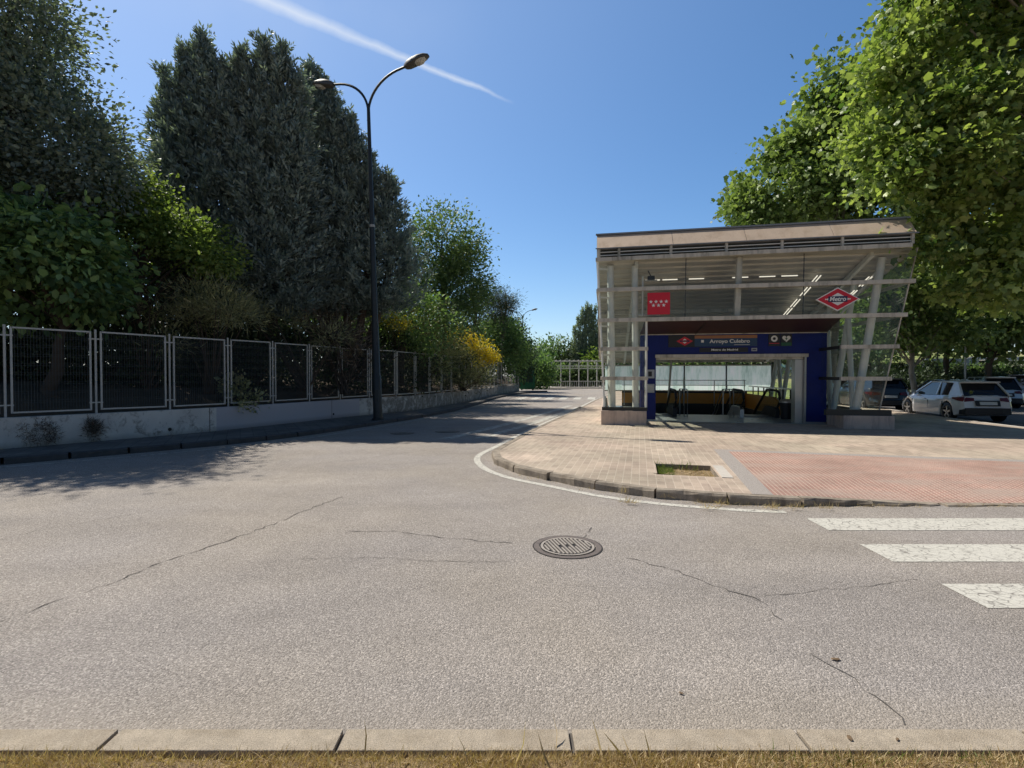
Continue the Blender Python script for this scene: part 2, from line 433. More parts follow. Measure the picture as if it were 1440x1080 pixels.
def ceilmat():
    m = N('ceiling_rib'); p = m.pos()
    a = m.noise(p, .7, 3, .5)
    c = m.ramp(a, [(.3, (.47, .45, .40)), (.7, (.60, .57, .50))])
    M['ceiling_rib'] = m.done(m.bsdf(c, .5, .3, None, .4))
ceilmat()

# ------------------------------------------------------------------ foliage
TPL = {
 'leaf': ([(0,0,0),(.5,.30,.10),(1,0,0),(.5,-.30,.10)], [(0,2,1),(0,3,2)]),
 'oval': ([(0,0,0),(.35,.33,.07),(.8,.22,.04),(1,0,-.06),(.8,-.22,.04),(.35,-.33,.07)], [(0,3,2,1),(0,5,4,3)]),
 'palm': ([(0,0,0),(.06,.44,-.06),(.34,.36,.03),(.60,.48,-.08),(.72,.24,.04),(1.0,0,-.12),(.72,-.24,.04),(.60,-.48,-.08),(.34,-.36,.03),(.06,-.44,-.06)],
          [(0,2,1),(0,4,3,2),(0,5,4),(0,6,5),(0,8,7,6),(0,9,8)]),
 'blade': ([(0,.07,0),(0,-.07,0),(1,0,.05)], [(0,1,2)]),
 'plume': ([(0,0,0),(.45,.16,0),(1,0,.06),(.45,-.16,0)], [(0,2,1),(0,3,2)]),
 'grass': ([(0,.03,0),(0,-.03,0),(.55,-.022,.10),(.55,.022,.10),(1,0,.34)], [(0,1,2,3),(3,2,4)]),
}
def unit(a): return a/np.maximum(np.linalg.norm(a, axis=1, keepdims=True), 1e-9)

def leaf_mesh(name, P, A, U, S, tint, shape, mat, parent=None, base=(0, 0, 0)):
    """one mesh of many leaves. P positions, A leaf axis, U approx. up-normal, S size, all numpy"""
    tv, tf = TPL[shape]; tv = np.array(tv, float); k = len(tv); n = len(P)
    off = np.array(origin(parent) if parent is not None else Vector(base))
    A = unit(A); B = unit(np.cross(U, A)); C = np.cross(A, B)
    V = P[:, None, :] + S[:, None, None]*(tv[None, :, 0:1]*A[:, None, :] + tv[None, :, 1:2]*B[:, None, :] + tv[None, :, 2:3]*C[:, None, :])
    V = (V - off).reshape(-1, 3).astype(np.float32)
    per = np.concatenate([np.array(f) for f in tf]); lens = np.array([len(f) for f in tf])
    loops = (np.arange(n)[:, None]*k + per[None, :]).ravel().astype(np.int32)
    ls = np.concatenate([[0], np.cumsum(np.tile(lens, n))[:-1]]).astype(np.int32)
    me = bpy.data.meshes.new(name)
    me.vertices.add(len(V)); me.vertices.foreach_set('co', V.ravel())
    me.loops.add(len(loops)); me.loops.foreach_set('vertex_index', loops)
    me.polygons.add(len(ls)); me.polygons.foreach_set('loop_start', ls)
    at = me.attributes.new('tint', 'FLOAT', 'POINT'); at.data.foreach_set('value', np.repeat(np.clip(tint, 0, 1), k).astype(np.float32))
    me.materials.append(mat); me.update(calc_edges=True)
    o = bpy.data.objects.new(name, me); COL.objects.link(o)
    if parent is not None: o.parent = parent
    else: o.location = base
    return o

def lump(d, rs):
    """smooth bumpy factor on directions"""
    f = np.zeros(len(d))
    for _ in range(5):
        w = rs.normal(size=3)*rs.uniform(1.5, 4.5); f += np.sin(d@w + rs.uniform(0, 6.28))
    return f/5

def crown(blobs, nclump, per, sigma, rs, inner=.25, lumpy=.22, flat=.7, holes=0):
    """clump centres through the blobs' volume, then leaves round each. returns P, outward dir, tint, clump centres"""
    blobs = np.array(blobs, float); w = blobs[:, 3]*blobs[:, 4]; w /= w.sum()
    bi = rs.choice(len(blobs), nclump, p=w); d = unit(rs.normal(size=(nclump, 3)))
    rad = np.where(rs.random(nclump) < inner, rs.uniform(.3, .8, nclump), np.where(rs.random(nclump) < .13, rs.uniform(1.0, 1.28, nclump), 1-.24*rs.random(nclump)**1.3))
    rad = rad*(1+lumpy*lump(d, rs))
    c = blobs[bi, :3] + d*rad[:, None]*np.stack([blobs[bi, 3], blobs[bi, 3], blobs[bi, 4]], 1)
    keep = np.ones(nclump, bool)
    for b in blobs:
        q = (c-b[:3])/np.array([b[3], b[3], b[4]]); ins = np.linalg.norm(q, axis=1) < .62
        keep &= ~(ins & (rs.random(nclump) < .7))
    if holes:
        f = np.zeros(nclump)
        for _ in range(6):
            wv = unit(rs.normal(size=(1, 3)))[0]*rs.uniform(1.6, 3.4); f += np.sin(c@wv+rs.uniform(0, 6.28))
        keep &= f > -holes
    c = c[keep]; d = d[keep]; n = len(c)
    k = rs.poisson(per, n); idx = np.repeat(np.arange(n), k); tot = len(idx)
    s = sigma*(.6+.8*rs.random(n))[idx]
    loc = rs.normal(size=(tot, 3))*s[:, None]; loc[:, 2] *= flat
    P = c[idx] + loc
    t = (.5+.22*rs.normal(size=n))[idx] + .16*rs.normal(size=tot)
    return P, d[idx], unit(loc + 1e-6), t, c

def limbs(mb, base, h, r, centres, rs, fork=.35, nsub=26, sway=.25):
    """tapered trunk, limbs to the blobs and twigs"""
    b = Vector(base); top = b + Vector((rs.normal()*sway, rs.normal()*sway, h))
    pts = [b.lerp(top, t) + Vector((rs.normal()*.04*h**.5, rs.normal()*.04*h**.5, 0))*(0 < t < 1) for t in (0, .03, .12, .35, .6, .8, 1)]
    mb.tube(pts, [r*1.5, r*1.15, r, r*.85, r*.65, r*.45, r*.2], 10)
    C = list(centres); rs.shuffle(C)
    for c in C[:nsub]:
        c = Vector(tuple(c)); t = rs.uniform(fork, .9); s = b.lerp(top, t)
        if c.z < s.z-1: s = b.lerp(top, fork)
        mid = s.lerp(c, .5) + Vector((0, 0, .10*(c-s).length))
        rr = r*.42*(1-t*.5)
        mb.tube([s, s.lerp(mid, .55), mid, mid.lerp(c, .5), c], [rr, rr*.8, rr*.55, rr*.35, rr*.12], 6, cap=False)

def tree(name, label, cat, base, h, r, blobs, mat, bark, leafsize, nclump, per, sigma, seed, shape='leaf', group=None,
         up=.6, droop=.1, inner=.25, lumpy=.22, nsub=26, fork=.35, flat=.7, sizevar=.3, tshift=0.0, holes=1.6):
    rs = np.random.RandomState(seed); t = empty(name, base, label, cat, group)
    P, D, L, T, C = crown(blobs, nclump, per, sigma, rs, inner, lumpy, flat, holes)
    n = len(P); A = unit(D*.6 + L*.7 + rs.normal(size=(n, 3))*.6 + np.array([0, 0, -droop]))
    U = unit(rs.normal(size=(n, 3))*.6 + np.array([0, 0, up]) + D*.35)
    S = leafsize*(1 + sizevar*rs.normal(size=n)).clip(.4, 1.8)
    leaf_mesh('crown', P, A, U, S, T+tshift, shape, mat, t)
    mb = MB(); limbs(mb, base, h, r, C, rs, fork, nsub); mb.build('trunk', bark, t, smooth=True)
    return t

def shrub(name, label, cat, base, blobs, mat, leafsize, nclump, per, sigma, seed, shape='leaf', group=None, spiky=0.0, stems=True, extra=None, tshift=0.0, lumpy=.25, flat=.8):
    rs = np.random.RandomState(seed); t = empty(name, base, label, cat, group)
    P, D, L, T, C = crown(blobs, nclump, per, sigma, rs, .3, lumpy, flat)
    n = len(P)
    A = unit(D*(.5+spiky) + L*.5*(1-spiky) + rs.normal(size=(n, 3))*.5*(1-spiky*.5) + np.array([0, 0, .25+spiky*.5]))
    U = unit(rs.normal(size=(n, 3))*.7 + np.array([0, 0, .6]))
    leaf_mesh('foliage', P, A, U, leafsize*(1+.3*rs.normal(size=n)).clip(.4, 1.8), T+tshift, shape, mat, t)
    if extra:
        emat, esize, frac, eshape = extra
        sel = (D[:, 2] > -.1) & (rs.random(n) < frac); m = sel.sum()
        leaf_mesh('flowers', P[sel]+D[sel]*.12, unit(rs.normal(size=(m, 3))), unit(rs.normal(size=(m, 3))+np.array([0, 0, .5])), np.full(m, esize), T[sel]+.1, eshape, emat, t)
    if stems:
        mb = MB(); b = Vector(base)
        for c in C[::max(1, len(C)//14)]:
            c = Vector(tuple(c)); mid = b.lerp(c, .5) + Vector((0, 0, .1))
            mb.tube([b+Vector((rs.normal()*.1, rs.normal()*.1, 0)), mid, c], [.035, .02, .006], 5, cap=False)
        mb.build('stems', M['bark_dark'], t)
    return t

def spray_tree(name, label, cat, base, prof, mat, nspray, per, slen, seed, group=None, width=.22, lean=.7, blade=.22, tops=(), radial=1.0):
    """conifer of upswept sprays: prof = list of (x, y, z0, z1, r, power): cones whose surface carries the sprays"""
    rs = np.random.RandomState(seed); t = empty(name, base, label, cat, group)
    pf = np.array(prof, float); w = pf[:, 4]*(pf[:, 3]-pf[:, 2]); w /= w.sum()
    bi = rs.choice(len(pf), nspray, p=w); f = rs.random(nspray)**1.15
    ang = rs.random(nspray)*2*math.pi
    q = pf[bi]; z = q[:, 2] + f*(q[:, 3]-q[:, 2])
    rad = q[:, 4]*(np.sin(np.clip((f*.92+.10), 0, 1)*math.pi*.5+0)*0 + (1-f**q[:, 5])*np.clip(.55+f*3, 0, 1))
    lmp = 1 + .16*np.sin(ang*3+z*1.1+bi*2) + .12*np.sin(ang*5-z*2.3+bi) + .09*rs.normal(size=nspray)
    deep = np.where(rs.random(nspray) < .38, rs.uniform(.45, .85, nspray), np.where(rs.random(nspray) < .16, rs.uniform(1.05, 1.28, nspray), 1.0))
    rad = rad*lmp*deep
    out = np.stack([np.cos(ang), np.sin(ang), np.zeros(nspray)], 1)
    c = np.stack([q[:, 0], q[:, 1], z], 1) + out*rad[:, None]
    ax = unit(out*(radial*(1-.6*f))[:, None] + np.array([0, 0, 1.0])*lean + rs.normal(size=(nspray, 3))*.22)
    sl = slen*(.5+.6*rs.random(nspray)+.8*rs.random(nspray)**4)*(1-.30*f)
    deep = np.where(rs.random(nspray) < .25, rs.uniform(.45, .85, nspray), 1.0) if False else deep
    k = rs.poisson(per, nspray); idx = np.repeat(np.arange(nspray), k); n = len(idx)
    s = rs.random(n); a = ax[idx]
    side = unit(np.cross(a, rs.normal(size=(n, 3))))
    wd = width*(1-s**1.5)
    P = c[idx] + a*((s-.45)*sl[idx])[:, None] + side*(wd*rs.random(n)*sl[idx])[:, None]
    A = unit(a*1.0 + side*.75 + rs.normal(size=(n, 3))*.18)
    U = unit(rs.normal(size=(n, 3)) + np.array([0, 0, .4]))
    T = (.42+.20*rs.normal(size=nspray))[idx] + .25*(s-.5) + .12*rs.normal(size=n)
    leaf_mesh('crown', P, A, U, blade*(.6+.8*rs.random(n)), T, 'plume', mat, t)
    mb = MB()
    for (x, y, z0, z1, r, pw) in prof:
        mb.tube([(base[0]*.6+x*.4, base[1]*.6+y*.4, base[2]-.1), (x, y, z0+.3*(z1-z0)), (x, y, z1-.3)], [.20, .13, .02], 8)
        for _ in range(14):
            fz = rs.uniform(.05, .8); zz = z0+fz*(z1-z0); an = rs.uniform(0, 6.28); rr = r*(1-fz**pw)*.8
            mb.tube([(x, y, zz-.4), (x+math.cos(an)*rr*.6, y+math.sin(an)*rr*.6, zz), (x+math.cos(an)*rr, y+math.sin(an)*rr, zz+.5)], [.06, .035, .01], 5, cap=False)
    mb.build('trunk', M['bark_dark'], t, smooth=True)
    return t

def grass(name, X, Y, Z, mat, h, seed, parent=None, base=(0, 0, 0), lean=.5):
    rs = np.random.RandomState(seed); n = len(X); P = np.stack([X, Y, Z], 1)
    A = unit(rs.normal(size=(n, 3))*lean + np.array([0, 0, 1.0])); A[:, 2] = np.abs(A[:, 2])
    return leaf_mesh(name, P, A, unit(rs.normal(size=(n, 3))), h*(.5+rs.random(n)), rs.random(n), 'grass', mat, parent, base)

# ------------------------------------------------------------------ frames
SO = Vector((2.84, 16.0, 0)); E1 = Vector((.984, -.178, 0)); E2 = Vector((.178, .984, 0))
def S(u, v, z): return (SO.x+u*E1.x+v*E2.x, SO.y+u*E1.y+v*E2.y, z)
#@@SPLIT@@
# ------------------------------------------------------------------ ground, road, pavements
def W(pts): return [(a, b) for a, b in pts]
KR = catmull([(12, 62), (9, 46), (5.45, 33), (3.1, 23.8), (1.5, 18), (.5, 14.3), (-.1, 11.8), (-.42, 10.4), (-.28, 9.3), (.12, 8.45), (.74, 7.8), (1.35, 7.2), (2.0, 6.8), (2.7, 6.55), (3.33, 6.43), (5, 6.40), (9, 6.40), (14, 6.40)], .22)
LK = catmull([(-40, 1.5), (-24, 3.0), (-15, 5.6), (-11.4, 7.6), (-9.1, 9.7), (-8.0, 10.85), (-6.4, 12.6), (-5.35, 14.7), (-4.42, 17.2), (-3.5, 20), (-2.6, 23.8), (-1.9, 29), (-1.0, 37), (.2, 43), (1.5, 47.5), (4.0, 52)], .3)
WL = catmull([(-42, 4.5), (-25, 5.6), (-16, 7.1), (-12.4, 8.9), (-10.6, 10.6), (-9.7, 11.8), (-8.2, 14.0), (-7.0, 16.7), (-6.25, 18.6), (-5.25, 20.6), (-4.4, 22.3), (-3.2, 27), (-2.4, 32), (-1.5, 38), (-.5, 44), (.7, 50)], .3)
WELL = [S(1.5, 4.6, 0)[:2], S(6.55, 4.6, 0)[:2], S(6.55, 9.5, 0)[:2], S(1.5, 9.5, 0)[:2]]
PITA = (2.25, 7.9); px_, py_ = (.97, -.24), (.24, .97)
PIT = [(PITA[0]+px_[0]*a+py_[0]*b, PITA[1]+px_[1]*a+py_[1]*b) for a, b in ((0, 0), (.9, 0), (.9, 1.0), (0, 1.0))]
filled([[(-700, -200), (700, -200), (700, 1200), (-700, 1200)], WELL], -.05).build('ground', M['earth']).__setitem__('kind', 'structure')
tag(filled([[(-90, 2.24), (60, 2.24), (60, 8), (46, 72), (-4, 72), (-14, 40), (-90, 8)], WELL], 0).build('road', M['asphalt']), kind='structure')

def kh(x, y):
    if y > 9 or x < 3.2: return .12
    return .12 - .105*min(1, (x-3.2)/2.2)
# pavement round the station
back = [(14.3, 10), (15.05, 15), (15.7, 18.5), (17, 23), (20.5, 40), (24, 62)]
inner = offset(KR, 1.15); rim = offset(KR, .14)
pv = MB()
for i in range(len(KR)-1):
    a, b, c, d = rim[i], rim[i+1], inner[i+1], inner[i]
    ha, hb = kh(*KR[i]), kh(*KR[i+1])
    pv.quad((*a, ha), (*b, hb), (*c, .12), (*d, .12))
fl = filled([inner + [(14.0, 7.55)] + back, WELL[::-1], PIT[::-1]], .12)
pv.add(fl.v, fl.f)
tag(pv.build('pavement', M['paving']), kind='structure')
# kerb stones
def kerbs(name, P, width, hfun, mat, step=.95, seed=1, z0=-.03, jag=.012, broken=()):
    rs = random.Random(seed); mb = MB(); Q = resample(P, step)
    for i in range(len(Q)-1):
        a, b = Vector((*Q[i], 0)), Vector((*Q[i+1], 0)); d = (b-a).normalized(); n = Vector((-d.y, d.x, 0)); h = hfun(*Q[i]); h2 = hfun(*Q[i+1])
        g = .012+rs.random()*.015; j = rs.uniform(-jag, jag); a2, b2 = a+d*g+n*j, b-d*g+n*(j+rs.uniform(-jag, jag)*.5)
        m = 5; top = []
        prev = None
        for k in range(m+1):
            t = k/m; p = a2.lerp(b2, t); hz = h+(h2-h)*t + rs.uniform(-.003, .003); bite = .0
            if i in broken and rs.random() < .5: bite = rs.uniform(.015, .05)
            o1 = p+n*bite; o2 = p+n*(.018+bite); o3 = p+n*width
            ring = [(o1.x, o1.y, z0), (o1.x, o1.y, hz-.022-bite*.6), (o2.x, o2.y, hz), (o3.x, o3.y, hz+.002), (o3.x, o3.y, z0)]
            if prev: mb.add(prev+ring, [(q, q+1, q+6, q+5) for q in range(4)])
            if k in (0, m): mb.poly(ring if k else ring[::-1])
            prev = ring
    return tag(mb.build(name, mat), kind='structure')
kerbs('kerb', KR[::1], .145, lambda x, y: kh(x, y)+.003, M['kerb_stone'], .9, 3, broken=tuple(range(60, 82)))
kerbs('kerb', LK, .15, lambda x, y: .123, M['kerb_shaded'], .95, 5)
# near kerb: joints where the photograph has them
nk = MB()
for i in range(-9, 11):
    x0 = -1.72+1.0*i-.015; x1 = x0+.985
    for (xa, xb) in ((x0, x1),):
        nk.box(xa+.001, xb-.001, 2.123, 2.253, -.04, .077)
no = nk.build('kerb', M['kerb_near'], bevel=.004); tag(no, kind='structure')
jn = MB()
for i in range(-9, 12):
    jn.box(-1.735+1.0*i-.012, -1.735+1.0*i+.010, 2.13, 2.25, -.02, .060)
tag(jn.build('kerb_joint', M['crack']), kind='structure')
# left footpath
lk_in = offset(LK, .15)
sw = MB(); n = 160
def at(P, t):
    L = [0]
    for a, b in zip(P, P[1:]): L.append(L[-1]+math.dist(a, b))
    s = t*L[-1]
    for i in range(len(L)-1):
        if L[i+1] >= s: k = (s-L[i])/max(1e-6, L[i+1]-L[i]); return (P[i][0]+(P[i+1][0]-P[i][0])*k, P[i][1]+(P[i+1][1]-P[i][1])*k)
    return P[-1]
tag(filled([[p for p in lk_in] + [(1.4, 52.0)] + [p for p in WL[::-1]]], .12).build('pavement', M['sidewalk']), kind='structure')
# far pavement strip and its kerb
fp = MB(); fp.box(-2, 40, 64.5, 75, -.03, .14); tag(fp.build('pavement', M['far_concrete']), kind='structure')
# car park lies right of the pavement, a darker sheet
cp = MB(); cp.poly([(14.6, 10), (15.05+.3, 15), (15.7+.3, 18.5), (17.3, 23), (20.8, 40), (46, 40), (46, 10)][::1]); 
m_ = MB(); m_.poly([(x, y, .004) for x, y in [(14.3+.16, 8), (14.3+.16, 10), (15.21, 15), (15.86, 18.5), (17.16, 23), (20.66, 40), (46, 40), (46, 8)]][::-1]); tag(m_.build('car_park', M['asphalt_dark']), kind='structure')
# kerb of the car park side
cpk = catmull([(14.0, 6.5), (14.3, 10), (15.05, 15), (15.7, 18.5), (17, 23), (20.5, 40)], .5)
kb = MB()
for a, b in zip(cpk, cpk[1:]): kb.beam((a[0]+.07, a[1], .035), (b[0]+.07, b[1], .035), .15, .175)
tag(kb.build('kerb', M['far_concrete']), kind='structure')

# painted lines
def line(P, w, z=.004, dash=None):
    mb = MB()
    for a, b in zip(offset(P, -w/2), offset(P, -w/2)[1:]): pass
    A = offset(P, w/2); B = offset(P, -w/2)
    mb.add([(*p, z) for p in A]+[(*p, z) for p in B], [(i, len(A)+i, len(A)+i+1, i+1) for i in range(len(A)-1)])
    return mb
edge = [p for p in offset(KR, -.27) if not (p[0] > 3.45 and p[1] < 9)]
tag(line(edge, .125).build('road_marking', M['road_paint']), kind='structure')
ze = MB()
for k, (y0, y1) in enumerate(((5.42, 5.88), (4.50, 4.97), (3.60, 4.02), (2.70, 3.12))):
    ze.poly([(3.37, y0, .004), (9.5, y0, .004), (9.5, y1, .004), (3.39, y1, .004)])
tag(ze.build('zebra_crossing', M['road_paint']), kind='structure')
zf = MB()
for k in range(6):
    x = .15+k*1.0; zf.poly([(x, 35.2, .004), (x+.5, 35.0, .004), (x+1.15, 38.6, .004), (x+.65, 38.8, .004)])
tag(zf.build('zebra_crossing', M['road_paint']), kind='structure')
l1 = line(catmull([(-1.75, 13.2), (-.3, 17), (1.6, 22.8), (3.2, 28)], .5), .30)
l2 = line(catmull([(-.85, 13.4), (.5, 17), (2.0, 21.8), (3.6, 27)], .5), .32); l1.add(l2.v, l2.f)
l3 = line(catmull([(-9.3, 9.0), (-6.1, 12.2), (-4.1, 16.9), (-2.4, 23)], .5), .09); l1.add(l3.v, l3.f)
tag(l1.build('road_marking', M['road_paint_worn']), kind='structure')

# cracks in the asphalt
ck = MB(); rs = random.Random(11)
def pix(px, py, z=0.0):
    u = (px-720)/720; v = (540-py)/720; th = R(.955)
    d = (u, math.cos(th)+v*math.sin(th), v*math.cos(th)-math.sin(th)); t = (z-1.65)/d[2]; return (d[0]*t, d[1]*t)
def spur(p, an, L_, w):
    Q = [p]; n = max(3, int(L_/.05))
    for i in range(n): an += rs.uniform(-.5, .5); Q.append((Q[-1][0]+math.cos(an)*L_/n, Q[-1][1]+math.sin(an)*L_/n))
    A = []; B = []
    for i, q in enumerate(Q):
        a = Q[max(0, i-1)]; b = Q[min(len(Q)-1, i+1)]; t = norm((b[0]-a[0], b[1]-a[1])); ww = w*(1-i/len(Q))*rs.uniform(.4, 1)/2
        A.append((q[0]-t[1]*ww, q[1]+t[0]*ww, .0045)); B.append((q[0]+t[1]*ww, q[1]-t[0]*ww, .0045))
    ck.add(A+B, [(i, len(A)+i, len(A)+i+1, i+1) for i in range(len(A)-1)])
def crack(pts, w):
    w *= .75
    P = [pix(*p) for p in pts]; Q = [P[0]]
    for a, b in zip(P, P[1:]):
        L = math.dist(a, b); n = max(2, int(L/.07))
        for i in range(1, n+1):
            t = i/n; j = .028*(i < n); Q.append((a[0]+(b[0]-a[0])*t+rs.uniform(-j, j), a[1]+(b[1]-a[1])*t+rs.uniform(-j, j)))
    if w > .006 and len(Q) > 12:
        for _ in range(max(1, len(Q)//22)):
            i = rs.randrange(3, len(Q)-3); an = rs.uniform(-1.2, 1.2)+math.atan2(Q[i+1][1]-Q[i][1], Q[i+1][0]-Q[i][0])+(math.pi if rs.random() < .5 else 0); L_ = rs.uniform(.12, .5)
            spur(Q[i], an, L_, w*.5)
    A = []; B = []
    for i, p in enumerate(Q):
        a = Q[max(0, i-1)]; b = Q[min(len(Q)-1, i+1)]; t = norm((b[0]-a[0], b[1]-a[1])); ww = w*rs.uniform(.25, 1.2)/2*(1 if rs.random() > .12 else .1)
        A.append((p[0]-t[1]*ww, p[1]+t[0]*ww, .004)); B.append((p[0]+t[1]*ww, p[1]-t[0]*ww, .004))
    ck.add(A+B, [(i, len(A)+i, len(A)+i+1, i+1) for i in range(len(A)-1)])
for pts, w in (([(0, 875), (60, 852), (125, 832), (240, 787), (330, 757), (390, 735), (445, 712), (482, 699)], .016),
               ([(490, 747), (560, 748), (640, 758), (720, 764)], .014), ([(425, 786), (520, 784), (640, 790), (718, 790)], .009),
               ([(400, 655), (430, 654), (500, 647), (560, 638), (640, 628)], .014), ([(590, 655), (640, 652), (668, 648)], .012),
               ([(880, 785), (940, 800), (990, 818), (1040, 835), (1075, 848), (1100, 872)], .013), ([(1075, 838), (1150, 830), (1220, 825), (1290, 815)], .008),
               ([(1140, 920), (1185, 945), (1215, 972), (1245, 990), (1272, 1020)], .011), ([(820, 757), (832, 742)], .012), ([(0, 760), (60, 745), (150, 730), (300, 700)], .008)):
    crack(pts, w)
tag(ck.build('road_crack', M['crack']), kind='structure')

# manhole covers
def manhole(x, y, r, label, detail=True):
    t = empty('manhole_cover', (x, y, 0), label, 'manhole cover', 'manhole covers in the road', rz=R(14))
    f = MB(); f.ring((0, 0, .006), r*.82, r*.965, 48); f.ring((0, 0, .0045), r*.965, r*1.0, 48, 1); f.build('rim', [M['cast_iron'], M['iron_dark']], t, world=False)
    c = MB(); c.disc((0, 0, .005), r*.80, 40, 1); c.ring((0, 0, .010), r*.70, r*.77, 40)
    if detail:
        n = 13
        for i in range(n):
            xx = -r*.62+i*(r*1.24/(n-1)); h = math.sqrt(max(0, (r*.66)**2-xx*xx))
            if abs(i-6) < 3 and i % 2 == 0:
                c.box(xx-.0075, xx+.0085, -h, -.035, .005, .014); c.box(xx-.0075, xx+.0085, .035, h, .005, .014)
            else: c.box(xx-.0075, xx+.0085, -h, h, .005, .014)
    c.build('cover', [M['iron_worn'], M['iron_dark']], t, world=False)
mx, my = pix(798, 769)
manhole(mx, my, .335, 'round ribbed cast iron manhole cover in the sunlit asphalt in the foreground')
manhole(*pix(629, 607), .36, 'dark manhole cover in the tree shadow, nearer the corner kerb')
manhole(*pix(566, 609.5), .34, 'dark manhole cover in the tree shadow, nearer the lamp post')
# flattened dead leaves
for k, (a, b, s_) in enumerate(((1175, 927, .028), (1195, 1038, .02), (958, 975, .014), (1262, 1040, .012))):
    z = .08 if b > 1026 else .006
    x, y = pix(a, b, z); an = k*1.3; mb = MB()
    mb.poly([(x+s_*math.cos(t*math.pi/4)*1.0*math.cos(an)-s_*.5*math.sin(t*math.pi/4)*math.sin(an), y+s_*math.cos(t*math.pi/4)*math.sin(an)+s_*.5*math.sin(t*math.pi/4)*math.cos(an), z+.004*(t % 2)) for t in range(8)])
    tag(mb.build('dead_leaf', M['dead_leaf'], base=(x, y, z)), ['brown dead leaf lying on the open asphalt at the lower right', 'brown dead leaf on the near kerb stone, the larger one', 'tiny dark leaf scrap on the asphalt near the middle of the kerb', 'tiny leaf scrap on the near kerb stone at the right'][k], 'leaf', 'dead leaves on the road')

# tree pit
pit = MB(); A = PIT
for i in range(4):
    a, b = A[i], A[(i+1) % 4]; pit.quad((*a, .12), (*b, .12), (*b, -.04), (*a, -.04))
pe = MB()
ctr = (sum(p[0] for p in A)/4, sum(p[1] for p in A)/4)
nn = 14; vs = []; fs = []; rr_ = random.Random(3)
for i in range(nn+1):
    for j in range(nn+1):
        a, b = i/nn, j/nn; vs.append((PITA[0]+px_[0]*a*.9+py_[0]*b, PITA[1]+px_[1]*a*.9+py_[1]*b, .03+rr_.uniform(-.012, .02)+.035*math.sin(a*5)*(1-b)))
for i in range(nn):
    for j in range(nn): k = i*(nn+1)+j; fs.append((k, k+nn+1, k+nn+2, k+1))
pitT = empty('tree_pit', (ctr[0], ctr[1], .12), 'empty square tree pit with weeds set in the beige paving', 'tree pit')
pit.build('edging', M['kerb_stone'], pitT); pe.add(vs, fs).build('soil', M['straw_earth'], pitT)
sl = MB(); q = PITA
def Q(a, b, z): return (PITA[0]+px_[0]*a+py_[0]*b, PITA[1]+px_[1]*a+py_[1]*b, z)
sl.add([Q(.93, -.05, .131), Q(1.09, -.05, .131), Q(1.09, 1.0, .131), Q(.93, 1.0, .131), Q(.93, -.05, .11), Q(1.09, -.05, .11), Q(1.09, 1.0, .11), Q(.93, 1.0, .11)], [(0,1,2,3),(0,4,5,1),(1,5,6,2),(2,6,7,3),(3,7,4,0)])
sl.build('slab', M['far_concrete'], pitT)
r_ = np.random.RandomState(5)
def pitpts(n, a0, a1, b0, b1):
    a = r_.uniform(a0, a1, n); b = r_.uniform(b0, b1, n)
    return PITA[0]+px_[0]*a+py_[0]*b, PITA[1]+px_[1]*a+py_[1]*b, np.full(n, .03)
tag(grass('weeds', *pitpts(2600, 0, .28, 0, 1.0), M['grass_green'], .065, 2, lean=.9), kind='stuff')
tag(grass('weeds', *pitpts(700, .25, .9, 0, 1.0), M['grass_dry'], .06, 3, lean=1.0), kind='stuff')
tag(grass('weeds', *pitpts(60, 0.02, .7, .95, 1.02), M['grass_green'], .14, 4, lean=.35), kind='stuff')
# weeds along the corner kerb foot and in its joints
X = []; Y = []; Z = []
kk = [p for p in offset(KR, -.02)]
for p in kk:
    if p[1] < 12:
        dens = 3 if p[0] < 2.4 else (9 if p[0] < 5 else 5 if p[0] < 8 else 1)
        if random.random() < .75:
            for _ in range(int(dens*random.random()*6)):
                X.append(p[0]+random.gauss(0, .10)); Y.append(p[1]+random.gauss(-.01, .03)); Z.append(0.0 if p[0] < 4.2 else .01)
tag(grass('weeds', np.array(X), np.array(Y), np.array(Z), M['grass_dry'], .05, 6, lean=1.1), kind='stuff')
X = []; Y = []; Z = []
for px0, py0, n in ((888, 704, 60), (880, 690, 30), (1000, 712, 40), (940, 697, 22), (1012, 706, 30), (745, 672, 18), (1085, 712, 60), (1120, 712, 40), (1160, 712, 40)):
    x, y = pix(px0, py0, .05)
    for _ in range(n): X.append(x+random.gauss(0, .06)); Y.append(y+random.gauss(0, .03)); Z.append(.03)
tag(grass('weeds', np.array(X), np.array(Y), np.array(Z), M['grass_dry'], .075, 7, lean=.9), kind='stuff')
# verge of dry grass in the foreground
vg = MB(); nx = 140; vs = []; fs = []
for j, y in enumerate((-30, -4, 0, 1.2, 1.7, 1.95, 2.07, 2.122)):
    for i in range(nx+1):
        x = -9+18*i/nx if j > 2 else (-60+120*i/nx); vs.append((x, y, (.058 if j < 7 else .045)+.012*math.sin(x*7+j)*(j > 2)*.5 + random.uniform(-.006, .008)))
for j in range(7):
    for i in range(nx): k = j*(nx+1)+i; fs.append((k, k+1, k+nx+2, k+nx+1))
tag(vg.add(vs, fs).build('verge', M['straw_earth']), kind='structure')
r_ = np.random.RandomState(8)
def patchy(n):
    x = r_.uniform(-3.2, 3.2, n); y = 2.112-np.abs(r_.normal(size=n))*.13; d = .95+.35*np.sin(x*2.1+1)+.3*np.sin(x*6.3)+.4*(x > -.3)
    k = r_.random(n)*1.5 < d; return x[k], y[k], np.full(k.sum(), .05)
tag(grass('grass', *patchy(80000), M['grass_dry'], .042, 9, lean=1.7), kind='stuff')
a_, b_, c_ = patchy(2600); kx = a_ > .9
tag(grass('grass', a_[kx], b_[kx], c_[kx], M['grass_green'], .055, 10, lean=.9), kind='stuff')
a_, b_, c_ = patchy(140)
